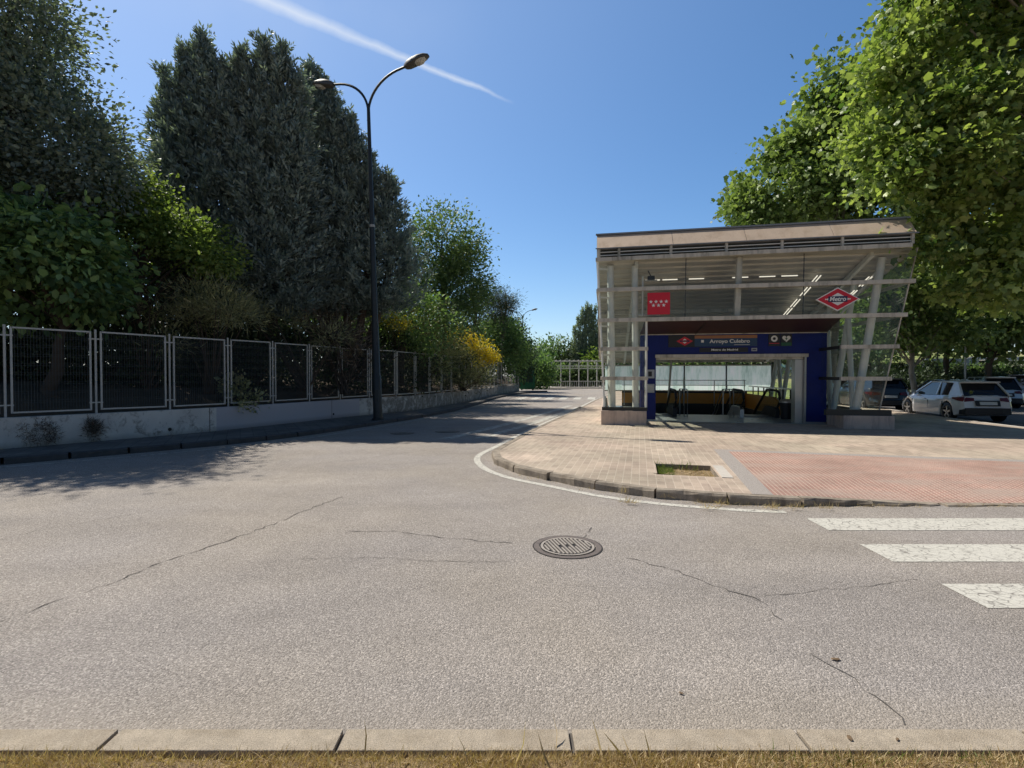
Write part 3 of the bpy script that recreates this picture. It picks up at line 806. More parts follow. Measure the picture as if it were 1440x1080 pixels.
tag(grass('grass', a_, b_, c_, M['grass_dry'], .12, 12, lean=.6), kind='stuff')

# ------------------------------------------------------------------ embankment, low wall, fence
em = MB(); base_ = WL; dx, dy = -.80, .60
prof = [(.10, .70), (.8, .95), (2.2, 1.35), (5, 1.7), (12, 2.0), (40, 2.4), (160, 3)]
rs = random.Random(4); rows = []
for d, z in prof: rows.append([(p[0]+dx*d, p[1]+dy*d, z+rs.uniform(-.08, .08)*(d > .2)) for p in base_])
n = len(base_)
em.add([p for r in rows for p in r], [(j*n+i, (j+1)*n+i, (j+1)*n+i+1, j*n+i+1)[::-1] for j in range(len(rows)-1) for i in range(n-1)])
tag(em.build('embankment', M['earth'], smooth=True), kind='structure')
wall = empty('low_wall', (-8.2, 14.0, .12), 'low rendered concrete wall with flaking paint carrying the mesh fence', 'wall')
wb = MB(); Aw = offset(WL, 0); Bw = offset(WL, .22)
topz = .765
wb.add([(*p, .05) for p in Aw]+[(*p, topz) for p in Aw]+[(*p, topz) for p in Bw]+[(*p, .05) for p in Bw],
       [q for i in range(n-1) for q in ((i, i+1, n+i+1, n+i), (n+i, n+i+1, 2*n+i+1, 2*n+i), (2*n+i, 2*n+i+1, 3*n+i+1, 3*n+i))])
wb.poly([(*Aw[-1], .05), (*Bw[-1], .05), (*Bw[-1], topz), (*Aw[-1], topz)])
wb.build('wall_face', M['wall_render'], wall)
jt = MB()
WQ = resample([p for p in WL if p[1] > 7.0], 1.55)
for i in range(1, len(WQ)-1, 3):
    a = Vector((*WQ[i], 0)); d = Vector((WQ[i+1][0]-WQ[i][0], WQ[i+1][1]-WQ[i][1], 0)).normalized(); nn_ = Vector((d.y, -d.x, 0))
    p = a+nn_*.004
    jt.quad(tuple(p-d*.010+Vector((0, 0, .12))), tuple(p+d*.010+Vector((0, 0, .12))), tuple(p+d*.010+Vector((0, 0, topz-.002))), tuple(p-d*.010+Vector((0, 0, topz-.002))))
jt.build('joint', M['crack'], wall)
def wallpt(px, z, lift=.006):
    """a point on the wall's face seen in direction px"""
    best = min(range(len(WL)-1), key=lambda i: abs(WL[i][0]/max(WL[i][1], .1)-(px-720)/720) + (0 if WL[i][1] > 5 else 9))
    a = WL[best]; b = WL[best+1]; t = norm((b[0]-a[0], b[1]-a[1])); return Vector((a[0]+t[1]*lift, a[1]-t[0]*lift, z)), Vector((t[0], t[1], 0))
for px_i, r0 in ((228, .045), (470, .04)):
    p, t = wallpt(px_i, .27); dh = MB(); dh.disc(tuple(p), r0, 16, ax=tuple(t), ay=(0, 0, 1)); dh.build('drain_hole', M['iron_dark'], wall)
# fence
fence = empty('mesh_fence', (-8.1, 14.1, .76), 'tall grey metal mesh fence of framed panels on the low wall', 'fence')
FQ = resample([p for p in offset(WL, .11) if p[1] > 6.6], 1.53)
# slide so that a post stands near px 109
rsf = random.Random(9)
ztop, zbot = 2.66, .86
for i in range(len(FQ)-1):
    a = Vector((*FQ[i], 0)); b = Vector((*FQ[i+1], 0)); d = (b-a).normalized(); far = a.y > 24
    po = MB(); po.tube([a+Vector((0, 0, topz-.03)), a+Vector((0, 0, ztop+.06))], .024, 8)
    for z in (ztop-.16, zbot+.16): po.box(-.13, .13, -.012, .012, z-.015, z+.015, T=lambda x, y, z, a=a, d=d: tuple(a+d*x+Vector((-d.y, d.x, 0))*y+Vector((0, 0, z))))
    po.build('post', M['galvanised'], fence)
    j0, j1 = rsf.uniform(-.015, .015), rsf.uniform(-.015, .015)
    p0 = a+d*.10; p1 = b-d*.10; t0, t1 = ztop+j0, ztop+j1; b0, b1 = zbot+j0*.5, zbot+j1*.5
    w = .036
    fr = MB(); Z = lambda p, z: (p.x, p.y, z)
    fr.beam(Z(p0, t0), Z(p1, t1), w, w); fr.beam(Z(p0, b0), Z(p1, b1), w, w); fr.beam(Z(p0, b0-w/2), Z(p0, t0+w/2), w, w, (d.y, -d.x, 0)); fr.beam(Z(p1, b1-w/2), Z(p1, t1+w/2), w, w, (d.y, -d.x, 0))
    pan = fr.build('panel', M['galvanised'], fence)
    me_ = MB(); nv = 26 if not far else 14
    for k in range(1, nv):
        q = p0.lerp(p1, k/nv); r0 = .0055 if not far else .007
        me_.beam(Z(q, b0), Z(q, t0), r0, r0, (d.y, -d.x, 0))
    for k in range(1, 9):
        z = b0+(t0-b0)*k/9
        for dz in (0, .045): me_.beam(Z(p0, z+dz), Z(p1, z+dz), .0042, .0042)
    me_.build('wire_mesh', M['mesh_wire'], pan)

# ------------------------------------------------------------------ street lamps
def lamp(loc, label, lean=(0, 0), scale=1.0):
    t = empty('street_lamp', loc, label, 'street lamp', 'double-armed street lamps'); t.scale = (scale,)*3
    H = 10.68; lx, ly = lean
    P = lambda z: (lx*z/H, ly*z/H, z)
    po = MB(); po.tube([P(0), P(.04), P(.06), P(1.5), P(1.55), P(3.2), P(3.4), P(H)], [.22, .22, .155, .15, .125, .12, .105, .055], 14)
    for k in range(4):
        an = k*math.pi/2+.6; po.tube([(.18*math.cos(an), .18*math.sin(an), .03), (.18*math.cos(an), .18*math.sin(an), .08)], .015, 6)
    po.build('pole', M['lamp_metal'], t, world=False, smooth=True)
    cl = MB(); cl.ring((P(6.6)[0], P(6.6)[1], 6.62), .075, .11, 16); cl.tube([P(6.58), P(6.66)], .098, 14); cl.build('clamp', M['galvanised'], t, world=False)
    dr = MB(); dr.box(-.06, .06, -.16, -.145, .65, 1.05); dr.build('hatch', M['lamp_metal'], t, world=False)
    d = Vector((.935, -.355, 0)); top = Vector(P(H))
    for s in (1, -1):
        ar = MB(); pts = []
        for k in range(13):
            an = k/12*math.pi/2*.93; pts.append(top+d*s*(1.47*(1-math.cos(an)))+Vector((0, 0, 1.25*math.sin(an)-.25)))
        pts = [top+Vector((0, 0, -.5))]+pts
        e = pts[-1]; e2 = e+d*s*.18+Vector((0, 0, .03)); pts.append(e2)
        ar.tube(pts, [.052]+[.042]*(len(pts)-1), 8); ar.build('arm', M['lamp_metal'], t, world=False, smooth=True)
        u = (d*s+Vector((0, 0, .22))).normalized(); sd = Vector((-d.y, d.x, 0)); upv = u.cross(sd)*(-1 if u.cross(sd).z < 0 else 1)
        hd = MB(); rings = []
        for x, w, zt, zb in ((-.05, .07, .05, -.05), (0, .10, .09, -.08), (.10, .15, .13, -.10), (.3, .17, .16, -.09), (.5, .17, .155, -.07), (.72, .14, .10, -.05), (.86, .07, .03, -.04)):
            c = e2+u*x; rings.append([tuple(c+sd*a*w+upv*b) for a, b in ((-1, zb*.6), (-.98, zt*.35), (-.6, zt*.85), (0, zt), (.6, zt*.85), (.98, zt*.35), (1, zb*.6), (.6, zb), (-.6, zb))])
        hd.loft(rings); hh = hd.build('lamp_head', M['lamp_housing'], t, world=False, smooth=True)
        gl = MB(); rings = []
        for x, w, zb in ((.34, .10, -.075), (.42, .135, -.13), (.6, .13, -.135), (.74, .08, -.06)):
            c = e2+u*x; rings.append([tuple(c+sd*a*w+upv*b) for a, b in ((-1, -.04), (1, -.04), (.7, zb), (-.7, zb))])
        gl.loft(rings).build('lens', M['lens'], hh, world=False, smooth=True)
    return t
weathered('lens', (.55, .53, .48), .15, bump=0)
lamp((-4.60, 17.55, .12), 'tall dark double-armed street lamp on the left pavement in front of the fence', (-.28, 0))
lamp((1.30, 62.0, .12), 'distant double-armed street lamp rising above the trees at the end of the road', (0, 0), .80)

# ------------------------------------------------------------------ metro station entrance
ST = empty('station_entrance', S(4.1, 0, .12), 'glazed metro station entrance with sloping tan roof edge and blue doorway', 'building')
def beamS(name, a, b, w, h, mat='frame_paint', parent=None, up=(0, 0, 1)):
    mb = MB(); mb.beam(S(*a), S(*b), w, h, up); return mb.build(name, M[mat], parent or ST)
XL = lambda z: .05-.22*(z-.66)/4.6       # left edge of the front plane, leaning out
XR = lambda z: 7.78+.92*(z-.66)/4.6      # right edge
def zc(v): return 5.24-.285*v            # underside of the roof
# plinths
for (u0, u1, zt) in ((-.05, 1.32, .56), (6.8, 8.12, .50)):
    mb = MB(); T = lambda x, y, z: S(x, y, z); mb.box(u0, u1, -.12, .38, .10, zt, T=T)
    mb.box(u0+(.12 if u0 > 3 else 0)-(.0), u1-.12, .38, 1.3, .10, zt-.004, T=T)
    mb.build('plinth', M['plinth_stone'], ST, bevel=.008)
    mb = MB(); mb.box(u0+.02-(.45 if u0 > 3 else 0), u1+(.03 if u0 < 3 else -.05), -.06, .10, zt, .665, T=T); mb.build('sill_rail', M['dark_rail'], ST)
# side plinths
for u, in ((0.06,), (7.85,)):
    mb = MB(); mb.box(u-.12, u+.12, 1.3, 10.0, .10, .52, T=T); mb.build('plinth', M['plinth_stone'], ST)
    mb = MB(); mb.box(u-.06, u+.06, 1.3, 10.0, .52, .62, T=T); mb.build('sill_rail', M['dark_rail'], ST)
# front beams, standing proud of the glass
FL0, FR0 = (-.20, -.02), (8.49, -.35)      # fascia foot, left and right (u, v)
def F(t, z, dv=0.0): return S(FL0[0]+(FR0[0]-FL0[0])*t, FL0[1]+(FR0[1]-FL0[1])*t+dv, z)
mb = MB(); mb.beam(S(XL(5.24)-.06, -.07, 5.24), F(.985, 5.24, -.02), .10, .115); mb.build('beam', M['frame_paint'], ST)
for z in (4.30, 3.36): beamS('beam', (XL(z)-.06, -.07, z), (XR(z)+.10, -.07, z), .09, .115)
for z in (2.47, 1.56):
    beamS('beam', (XL(z)-.04, -.07, z), (1.36, -.07, z), .09, .11); beamS('beam', (6.72, -.07, z), (XR(z)+.08, -.07, z), .09, .11)
    beamS('beam', (6.78, -.02, z), (6.78, 1.5, z), .06, .09, 'dark_rail')
# mullions and edge frames
mull = [((XL(.66), 0, .66), (XL(5.24), 0, 5.24), .05), ((1.31, 0, .62), (1.31, 0, 3.33), .055)]
for a, b, w in mull: beamS('mullion', a, b, w, w, 'frame_white', up=(0, 1, 0))
beamS('mullion', (XR(.66), 0, .66), (XR(5.24), 0, 5.24), .03, .03, 'frame_paint', up=(0, 1, 0))
beamS('mullion', (3.95, .12, 3.40), (4.02, .12, 5.2), .16, .10, 'frame_paint', up=(0, 1, 0))
for u in (2.45, 5.75): beamS('mullion', (u, .02, 3.40), (u+.02, .02, 5.2), .02, .02, 'dark_rail', up=(0, 1, 0))
# glazing
def pane(pts, mat='glass', name='glass_panel'):
    mb = MB(); mb.poly([S(*p) for p in pts]); return mb.build(name, M[mat], ST)
pane([(XL(3.36), 0, 3.36), (XR(3.36), 0, 3.36), (XR(5.24), 0, 5.24), (XL(5.24), 0, 5.24)])
for za, zb in ((.67, 1.56), (1.56, 2.47), (2.47, 3.36)):
    pane([(XL(za), 0, za), (1.31, 0, za), (1.31, 0, zb), (XL(zb), 0, zb)])
    pane([(6.80, 0, za), (XR(za), 0, za), (XR(zb), 0, zb), (6.80, 0, zb)])
    pane([(1.31, .03, za), (1.31, 1.45, za), (1.31, 1.45, zb), (1.31, .03, zb)], 'glass_side')
    pane([(6.79, .03, za), (6.79, 1.45, za), (6.79, 1.45, zb), (6.79, .03, zb)], 'glass_side')
bays = [0, 2, 4, 6, 8, 10]
for v0, v1 in zip(bays, bays[1:]):
    za, zb = zc(v0), zc(v1)
    pane([(.02, v0+.02, .62), (.02, v1-.02, .62), (XL(zb), v1-.02, zb), (XL(za), v0+.02, za)], 'glass_side')
    pane([(XR(.62), v0+.02, .62), (XR(.62), v1-.02, .62), (XR(zb), v1-.02, zb), (XR(za), v0+.02, za)], 'glass_side')
for z in (1.56, 2.47, 3.36, 4.3):
    ve = min(10, (5.24-z)/.285-.1)
    beamS('beam', (XL(z)-.05, 0, z), (XL(z)-.05, ve, z), .07, .10); beamS('beam', (XR(z)+.04, 0, z), (XR(z)+.04, ve, z), .07, .10)
# small outrigger brackets on the left edge
for z in (4.99, 4.1, 3.2, 2.3): 
    beamS('bracket', (XL(z)-.02, .05, z), (.22, .28, z), .04, .05, 'frame_white')
# columns: left ones upright, right ones leaning outwards, with V braces
def col(a, b, r, mat='frame_white', name='column'):
    mb = MB(); mb.tube([S(*a), S(*b)], r, 14); return mb.build(name, M[mat], ST, smooth=True)
for k, v in enumerate((.30, 2.3, 4.3, 6.3, 8.3)):
    col((.30, v, .5), (.22, v, zc(v)-.05), .105 if k == 0 else .08)
col((1.02, .35, .5), (.98, .35, zc(.35)-.05), .10)
col((1.02, .35, 3.55), (1.75, .38, 3.52), .045, name='pipe'); col((1.22, .30, 3.5), (1.22, .30, 4.75), .03, name='pipe')
vs_ = (.40, 1.9, 3.5, 5.1, 6.7, 8.3)
for k, v in enumerate(vs_):
    ze_ = zc(v)-.05; col((7.32, v, .45), (7.32+.70*(ze_-.6)/4.65, v, ze_), .105 if k == 0 else .09)
    if k+1 < len(vs_):
        v2 = vs_[k+1]; zt = min(3.4, zc(v2)-.1); col((7.32, v+.12, .5), (7.32+.70*(zt-.6)/4.65, v2-.05, zt), .075, name='brace')
        ze2 = zc(v2)-.25; col((7.32+.70*(ze_-.4)/4.65+.0, v, ze_-.2), (7.2, v2, min(3.2, ze2)), .04, name='brace')
# roof: ribbed ceiling, deck, fascia, louvres
cl = MB()
nr = 30
for i in range(nr):
    v0 = i*10.2/nr; v1 = (i+1)*10.2/nr; w = (v1-v0)
    for (a, b, dz0, dz1) in ((v0, v0+w*.62, 0, 0), (v0+w*.62, v0+w*.68, 0, .05), (v0+w*.68, v0+w*.94, .05, .05), (v0+w*.94, v1, .05, 0)):
        cl.poly([S(XL(zc(a))-.05, a, zc(a)+dz0), S(XL(zc(b))-.05, b, zc(b)+dz1), S(XR(zc(b))+.05, b, zc(b)+dz1), S(XR(zc(a))+.05, a, zc(a)+dz0)])
cl.build('ceiling', M['ceiling_rib'], ST)
rf = MB()
top = [F(0, 6.12, .4), F(1, 6.10, .4), S(8.75, 10.4, 2.75), S(-.25, 10.4, 2.75)]
bot = [F(0, 5.60), F(1, 5.58), S(8.75, 10.4, 2.48), S(-.25, 10.4, 2.48)]
rf.add(top+bot, [(0, 1, 2, 3), (1, 5, 6, 2), (2, 6, 7, 3), (3, 7, 4, 0), (4, 7, 6, 5), (0, 4, 5, 1)])
# keep the deck's underside above the ceiling
rf.build('roof', M['roof_metal'], ST)
fa = MB()
for i in range(4):
    t0, t1 = (0, .262, .50, .765)[i]+.0009, (.262, .50, .765, 1)[i]-.0009
    fa.add([F(t0, 5.60-.02*t0, -.03), F(t1, 5.60-.02*t1, -.03), F(t1, 6.09-.03*t1, .37), F(t0, 6.09-.03*t0, .37), F(t0, 5.60-.02*t0, .0), F(t1, 5.60-.02*t1, .0), F(t1, 6.07-.03*t1, .41), F(t0, 6.07-.03*t0, .41)],
           [(0, 1, 2, 3), (0, 4, 5, 1), (1, 5, 6, 2), (2, 6, 7, 3), (3, 7, 4, 0)])
fa.build('fascia', M['fascia_tan'], ST)
cap = MB(); cap.beam(F(-.004, 6.135, .40), F(1.004, 6.11, .40), .10, .045); cap.beam(F(-.004, 5.59, -.035), F(1.004, 5.575, -.035), .03, .03); cap.build('roof_trim', M['roof_metal'], ST)
so = MB(); so.poly([F(0, 5.595), F(1, 5.575), F(1, 5.58, .35), F(0, 5.6, .35)][::-1]); so.build('eaves', M['frame_paint'], ST)
lb = MB(); lb.poly([F(.002, 5.26, .12), F(.998, 5.26, .12), F(.998, 5.58, .12), F(.002, 5.60, .12)]); lb.build('louvre_backing', M['dark_rail'], ST)
for k in range(2): 
    z = 5.385+.10*k; mb = MB(); mb.beam(F(.004, z, .05), F(.996, z-.01, .05), .05, .022); mb.build('louvre', M['frame_white'], ST)
for tt in (.008, .078, .255, .436, .61, .79, .99):
    mb = MB(); mb.beam(F(tt, 5.29, .03), F(tt, 5.585, .03), .075, .06, (0, 1, 0)); mb.build('louvre_post', M['frame_paint'], ST)
# purlins and roof beams
for v in (1.8, 3.8, 5.8, 7.8, 9.8): beamS('purlin', (XL(zc(v)), v, zc(v)-.10), (XR(zc(v)), v, zc(v)-.10), .06, .12)
for u in (1.02, 7.6): beamS('rafter', (u, .1, zc(.1)-.08), (u, 10, zc(10)-.08), .10, .14, 'frame_white')
# fluorescent tubes
def tubeS(a, b):
    mb = MB(); mb.tube([S(*a), S(*b)], .018, 6); mb.build('light_tube', M['tube_light'], ST)
for u in (1.35, 1.90, 2.72, 4.05, 4.85, 5.50): tubeS((u, 1.1, zc(1.1)-.16), (u+.47, 1.1, zc(1.1)-.16))
for v in (1.15, 1.95, 2.85, 3.6):
    for du in (0, .10): tubeS((6.55+du, v, zc(v)-.16), (6.55+du, v+.62, zc(v+.62)-.16))
for v in (.6, 1.5): 
    for du in (0, .08): tubeS((7.75+du, v, zc(v)-.5), (7.75+du, v+.6, zc(v+.6)-.5))
# soffit and portal
mb = MB(); mb.add([S(1.28, .02, 3.33), S(6.80, .02, 3.33), S(6.98, 1.5, 3.02), S(1.22, 1.5, 3.02), S(1.28, .02, 3.38), S(6.80, .02, 3.38), S(6.98, 1.5, 3.07), S(1.22, 1.5, 3.07)],
                  [(0, 3, 2, 1), (4, 5, 6, 7), (0, 1, 5, 4), (2, 3, 7, 6), (1, 2, 6, 5), (3, 0, 4, 7)]); mb.build('soffit', M['soffit_brown'], ST)
beamS('soffit_joint', (3.1, .3, 3.262), (3.0, 1.45, 3.012), .02, .02, 'dark_rail')
po = MB(); po.box(1.24, 1.74, 1.5, 1.95, .17, 3.0, T=T); po.box(6.38, 6.98, 1.5, 1.95, .17, 3.0, T=T); po.box(1.74, 6.38, 1.5, 1.95, 2.34, 3.0, T=T)
po.build('portal', M['portal_blue'], ST)
mb = MB(); mb.box(1.24, 1.74, 1.51, 1.94, .10, .17, T=T); mb.box(6.38, 6.98, 1.51, 1.94, .10, .17, T=T); mb.build('portal_foot', M['steel'], ST)
mb = MB(); mb.box(1.72, 6.42, 1.42, 1.50, 2.24, 2.345, T=T); mb.box(1.76, 6.30, 1.52, 1.90, 2.17, 2.24, T=T); mb.build('shutter_housing', M['frame_paint'], ST)
beamS('portal_trim', (1.24, 1.47, 3.012), (6.98, 1.47, 3.012), .04, .025)
mb = MB(); mb.box(6.08, 6.37, 1.56, 1.90, .13, 2.16, T=T); mb.build('folded_shutter', M['steel'], ST)
beamS('shutter_guide', (6.34, 1.47, .14), (6.34, 1.47, 2.24), .05, .05, 'steel', up=(0, 1, 0))
# inside
mb = MB(); mb.box(1.30, 6.90, 1.25, 4.6, .105, .132, T=T); mb.build('landing_floor', M['inner_floor'], ST)
mb = MB(); mb.box(.15, 1.5, 1.95, 10, .105, .13, T=T); mb.box(6.55, 7.7, 1.95, 10, .105, .13, T=T); mb.build('side_floor', M['inner_floor'], ST)
well = MB()
for a, b in (((1.5, 4.6), (6.55, 4.6)), ((6.55, 4.6), (6.55, 9.5)), ((6.55, 9.5), (1.5, 9.5)), ((1.5, 9.5), (1.5, 4.6))): well.quad(S(*a, .13), S(*b, .13), S(*b, -4.2), S(*a, -4.2))
well.quad(S(1.5, 4.6, -4.2), S(6.55, 4.6, -4.2), S(6.55, 9.5, -4.2), S(1.5, 9.5, -4.2)); well.build('stairwell', M['inner_dark'], ST)
# orange parapets round the well
mb = MB(); mb.box(.9, 6.7, 9.62, 9.72, .30, .80, T=T); mb.build('parapet', M['orange_panel'], ST)
mb = MB(); mb.box(.9, 6.7, 9.6, 9.76, .80, .90, T=T); mb.box(.9, 6.7, 9.6, 9.76, .1, .30, T=T); mb.build('parapet_rail', M['dark_rail'], ST)
mb = MB(); mb.loft([[S(6.62, v, zt), S(6.70, v, zt), S(6.70, v, .13), S(6.62, v, .13)] for v, zt in ((4.7, .35), (5.0, .62), (5.5, .80), (7, .80), (9.6, .80))]); mb.build('parapet', M['orange_panel'], ST)
# rear glass wall
for u0, u1 in ((.05, 2.0), (2.0, 3.9), (3.9, 5.85), (5.85, 7.9)):
    pane([(u0+.03, 10.0, .92), (u1-.03, 10.0, .92), (u1-.03, 10.0, 2.12), (u0+.03, 10.0, 2.12)], 'glass_frosted', 'frosted_panel')
    pane([(u0+.03, 10.0, 2.18), (u1-.03, 10.0, 2.18), (u1-.03, 10.0, 2.40), (u0+.03, 10.0, 2.40)], 'glass_side')
    beamS('mullion', (u1, 10, .6), (u1, 10, 2.42), .05, .05, 'dark_rail', up=(0, 1, 0))
for z in (2.15, .90): beamS('beam', (0, 9.95, z), (7.9, 9.95, z), .06, .05)
for z in (1.18, 1.42): beamS('handrail', (.9, 9.5, z), (6.6, 9.5, z), .035, .035, 'steel')
for u in (1.0, 2.4, 3.8, 5.2, 6.55): beamS('rail_post', (u, 9.5, .2), (u, 9.5, 1.43), .035, .035, 'steel', up=(0, 1, 0))
beamS('rail_post', (2.65, 6.0, .1), (2.85, 6.0, 3.2), .07, .07, 'frame_paint', up=(0, 1, 0))
# rear legs of the right side wall seen through the door: guard rail with posts
for k in range(9): beamS('rail_post', (6.75, 2.4+k*.8, .13), (6.75, 2.4+k*.8, 1.15), .04, .04, 'dark_rail', up=(0, 1, 0))
beamS('handrail', (6.75, 2.3, 1.15), (6.75, 9.5, 1.15), .05, .05, 'steel')

# escalators and stair between them (things standing in the hall)
def escalator(u0, u1, label):
    t = empty('escalator', S((u0+u1)/2, 4.3, .13), label, 'escalator', 'escalators inside the entrance hall')
    st = MB(); st.box(u0+.12, u1-.12, 3.6, 4.7, .13, .16, T=T)
    for k in range(14): st.box(u0+.14, u1-.14, 4.7+k*.34, 4.7+(k+1)*.34, -.05-k*.2-.2, -.05-k*.2+.01, T=T)
    st.build('steps', M['step_metal'], t)
    for u in (u0, u1):
        sk = MB(); sk.loft([[S(u-.07, v, a), S(u+.07, v, a), S(u+.07, v, b), S(u-.07, v, b)] for v, a, b in ((3.45, .13, .42), (3.6, .13, .50), (4.7, .13, .50), (9.3, -2.6, -2.2))]); sk.build('skirt', M['steel'] if u == u0 else M['inner_dark'], t)
        bl = MB(); bl.loft([[S(u-.012, v, a), S(u+.012, v, a), S(u+.012, v, b), S(u-.012, v, b)] for v, a, b in ((3.35, .62, .98), (3.5, .5, 1.06), (4.7, .5, 1.08), (9.3, -2.2, -1.65))]); bl.build('balustrade', M['glass_side'], t)
        hr = MB(); pts = [S(u, 3.62, .50), S(u, 3.42, .54), S(u, 3.28, .68), S(u, 3.24, .84), S(u, 3.32, 1.02), S(u, 3.5, 1.10), S(u, 4.7, 1.12), S(u, 9.3, -1.6)]
        hr.tube(pts, .045, 8); hr.build('handrail', M['rubber'], t, smooth=True)
escalator(1.65, 2.62, 'left escalator with black handrails behind the blue doorway')
escalator(4.95, 6.15, 'right escalator with black handrails behind the blue doorway')
for u, lb in ((2.95, 'slim steel stair handrail beside the left escalator'), (4.55, 'slim steel stair handrail beside the right escalator')):
    mb = MB()
    for du in (0, .12):
        mb.tube([S(u+du, 3.5, .13), S(u+du, 3.5, .95), S(u+du, 3.56, 1.08), S(u+du, 3.7, 1.14), S(u+du, 4.7, 1.12), S(u+du, 9.2, -1.6)], .02, 8)
    for v, z in ((4.6, .13),): mb.tube([S(u, v, z), S(u, v, 1.12)], .02, 6)
    tag(mb.build('handrail', M['steel'], base=S(u, 3.5, .13), smooth=True), lb, 'handrail', 'handrails of the stair between the escalators')
mb = MB(); mb.box(3.05, 4.5, 4.6, 4.7, .0, .12, T=T)
for k in range(15): mb.box(3.05, 4.5, 4.7+k*.3, 5.0+k*.3, -.05-k*.17-.3, -.05-k*.17, T=T)
tag(mb.build('staircase', M['step_metal'], base=S(3.7, 4.6, .1)), 'stone stair going down between the two escalators', 'staircase')
def bxS(name, mats, u0, u1, v0, v1, z0, z1, base, label, cat, bev=.01):
    mb = MB(); mb.box(u0, u1, v0, v1, z0, z1, T=T); return tag(mb.build(name, mats, base=base, bevel=bev), label, cat)
# waste bin by right escalator, a low steel box next to it
t = empty('litter_bin', S(6.3, 3.0, .13), 'dark litter bin standing just inside the doorway on the right', 'bin')
mb = MB(); mb.loft([[S(6.3+a*r, 3.0+b*r, z) for a, b in [(math.cos(k*math.pi/6), math.sin(k*math.pi/6)) for k in range(12)]] for z, r in ((.14, .19), (.7, .22), (.72, .2))]); mb.build('body', M['plastic_black'], t, smooth=True)
mb = MB(); mb.loft([[S(6.3+a*r, 3.0+b*r, z) for a, b in [(math.cos(k*math.pi/6), math.sin(k*math.pi/6)) for k in range(12)]] for z, r in ((.70, .235), (.75, .235), (.83, .12))]); mb.build('lid', M['steel'], t, smooth=True)

# ------------------------------------------------------------------ signs
def text(txt, size, mat, o, ex, ey, parent, name='lettering', bold=.0, width=None, extr=.004, shear=0):
    cu = bpy.data.curves.new('t', 'FONT'); cu.body = txt; cu.size = size; cu.align_x = 'CENTER'; cu.align_y = 'CENTER'; cu.offset = bold; cu.extrude = extr; cu.shear = shear
    ob = bpy.data.objects.new('t', cu); COL.objects.link(ob); bpy.context.view_layer.update()
    dg = bpy.context.evaluated_depsgraph_get(); me = bpy.data.meshes.new_from_object(ob.evaluated_get(dg)); bpy.data.objects.remove(ob)
    xs = [v.co.x for v in me.vertices]; k = 1.0
    if width: k = width/(max(xs)-min(xs))
    cx = (max(xs)+min(xs))/2; ex = Vector(ex); ey = Vector(ey); ez = ex.cross(ey); off = origin(parent)
    for v in me.vertices: c = v.co.copy(); p = Vector(o)+ex*((c.x-cx)*k)+ey*c.y+ez*c.z; v.co = p-off
    me.name = name; me.materials.clear(); me.materials.append(mat)
    b = bpy.data.objects.new(name, me); COL.objects.link(b); b.parent = parent; return b
EX = Vector(E1); EZ = Vector((0, 0, 1)); NF = Vector((-E2.x, -E2.y, 0))
def flat(parent, name, mat, c, pts, lift, thick=.0):
    """a flat plate in the facade plane about centre c; pts in metres"""
    mb = MB(); c = Vector(c); f = [tuple(c+EX*a+EZ*b+NF*(lift)) for a, b in pts]
    if thick:
        g = [tuple(c+EX*a+EZ*b+NF*(lift-thick)) for a, b in pts]; n = len(pts)
        mb.add(f+g, [tuple(range(n)), tuple(range(n, 2*n))[::-1]]+[(i, n+i, n+(i+1) % n, (i+1) % n) for i in range(n)])
    else: mb.poly(f)
    return mb.build(name, mat, parent)
def rhomb(w, h): return [(-w/2, 0), (0, -h/2), (w/2, 0), (0, h/2)]
def rect(w, h, x=0, y=0): return [(x-w/2, y-h/2), (x+w/2, y-h/2), (x+w/2, y+h/2), (x-w/2, y+h/2)]
c = S(6.60, -.13, 3.83)
t = empty('metro_sign', c, 'large red diamond metro sign hanging on the glass front at the upper right', 'sign')
flat(t, 'border', M['sign_white'], c, rhomb(1.15, .67), .03, .06)
flat(t, 'panel', M['sign_red'], c, rhomb(1.06, .61), .034)
flat(t, 'inner_panel', M['sign_white'], c, rhomb(.62, .36), .038)
flat(t, 'band', M['sign_navy'], c, rect(.50, .165), .042)
for s in (-1, 1): flat(t, 'dot', M['sign_white'], c, [(s*.315+.02*math.cos(a*math.pi/5), .02*math.sin(a*math.pi/5)) for a in range(10)], .038)
text('Metro', .17, M['sign_white'], Vector(c)+NF*.046, EX, EZ, t, bold=.004, width=.43, shear=.15)
c = S(1.66, -.13, 3.83)
t = empty('flag_sign', c, 'square red sign with seven white stars on the glass front at the left', 'sign')
flat(t, 'panel', M['sign_red'], c, rect(.66, .66), .03, .04)
for r, xs in ((.055, (-.23, -.08, .07, .22)), (-.055, (-.155, -.005, .145))):
    for x in xs: flat(t, 'star', M['sign_white'], c, [(x+(.062 if k % 2 == 0 else .026)*math.sin(k*math.pi/5), r+(.062 if k % 2 == 0 else .026)*math.cos(k*math.pi/5)) for k in range(10)][::-1], .034)
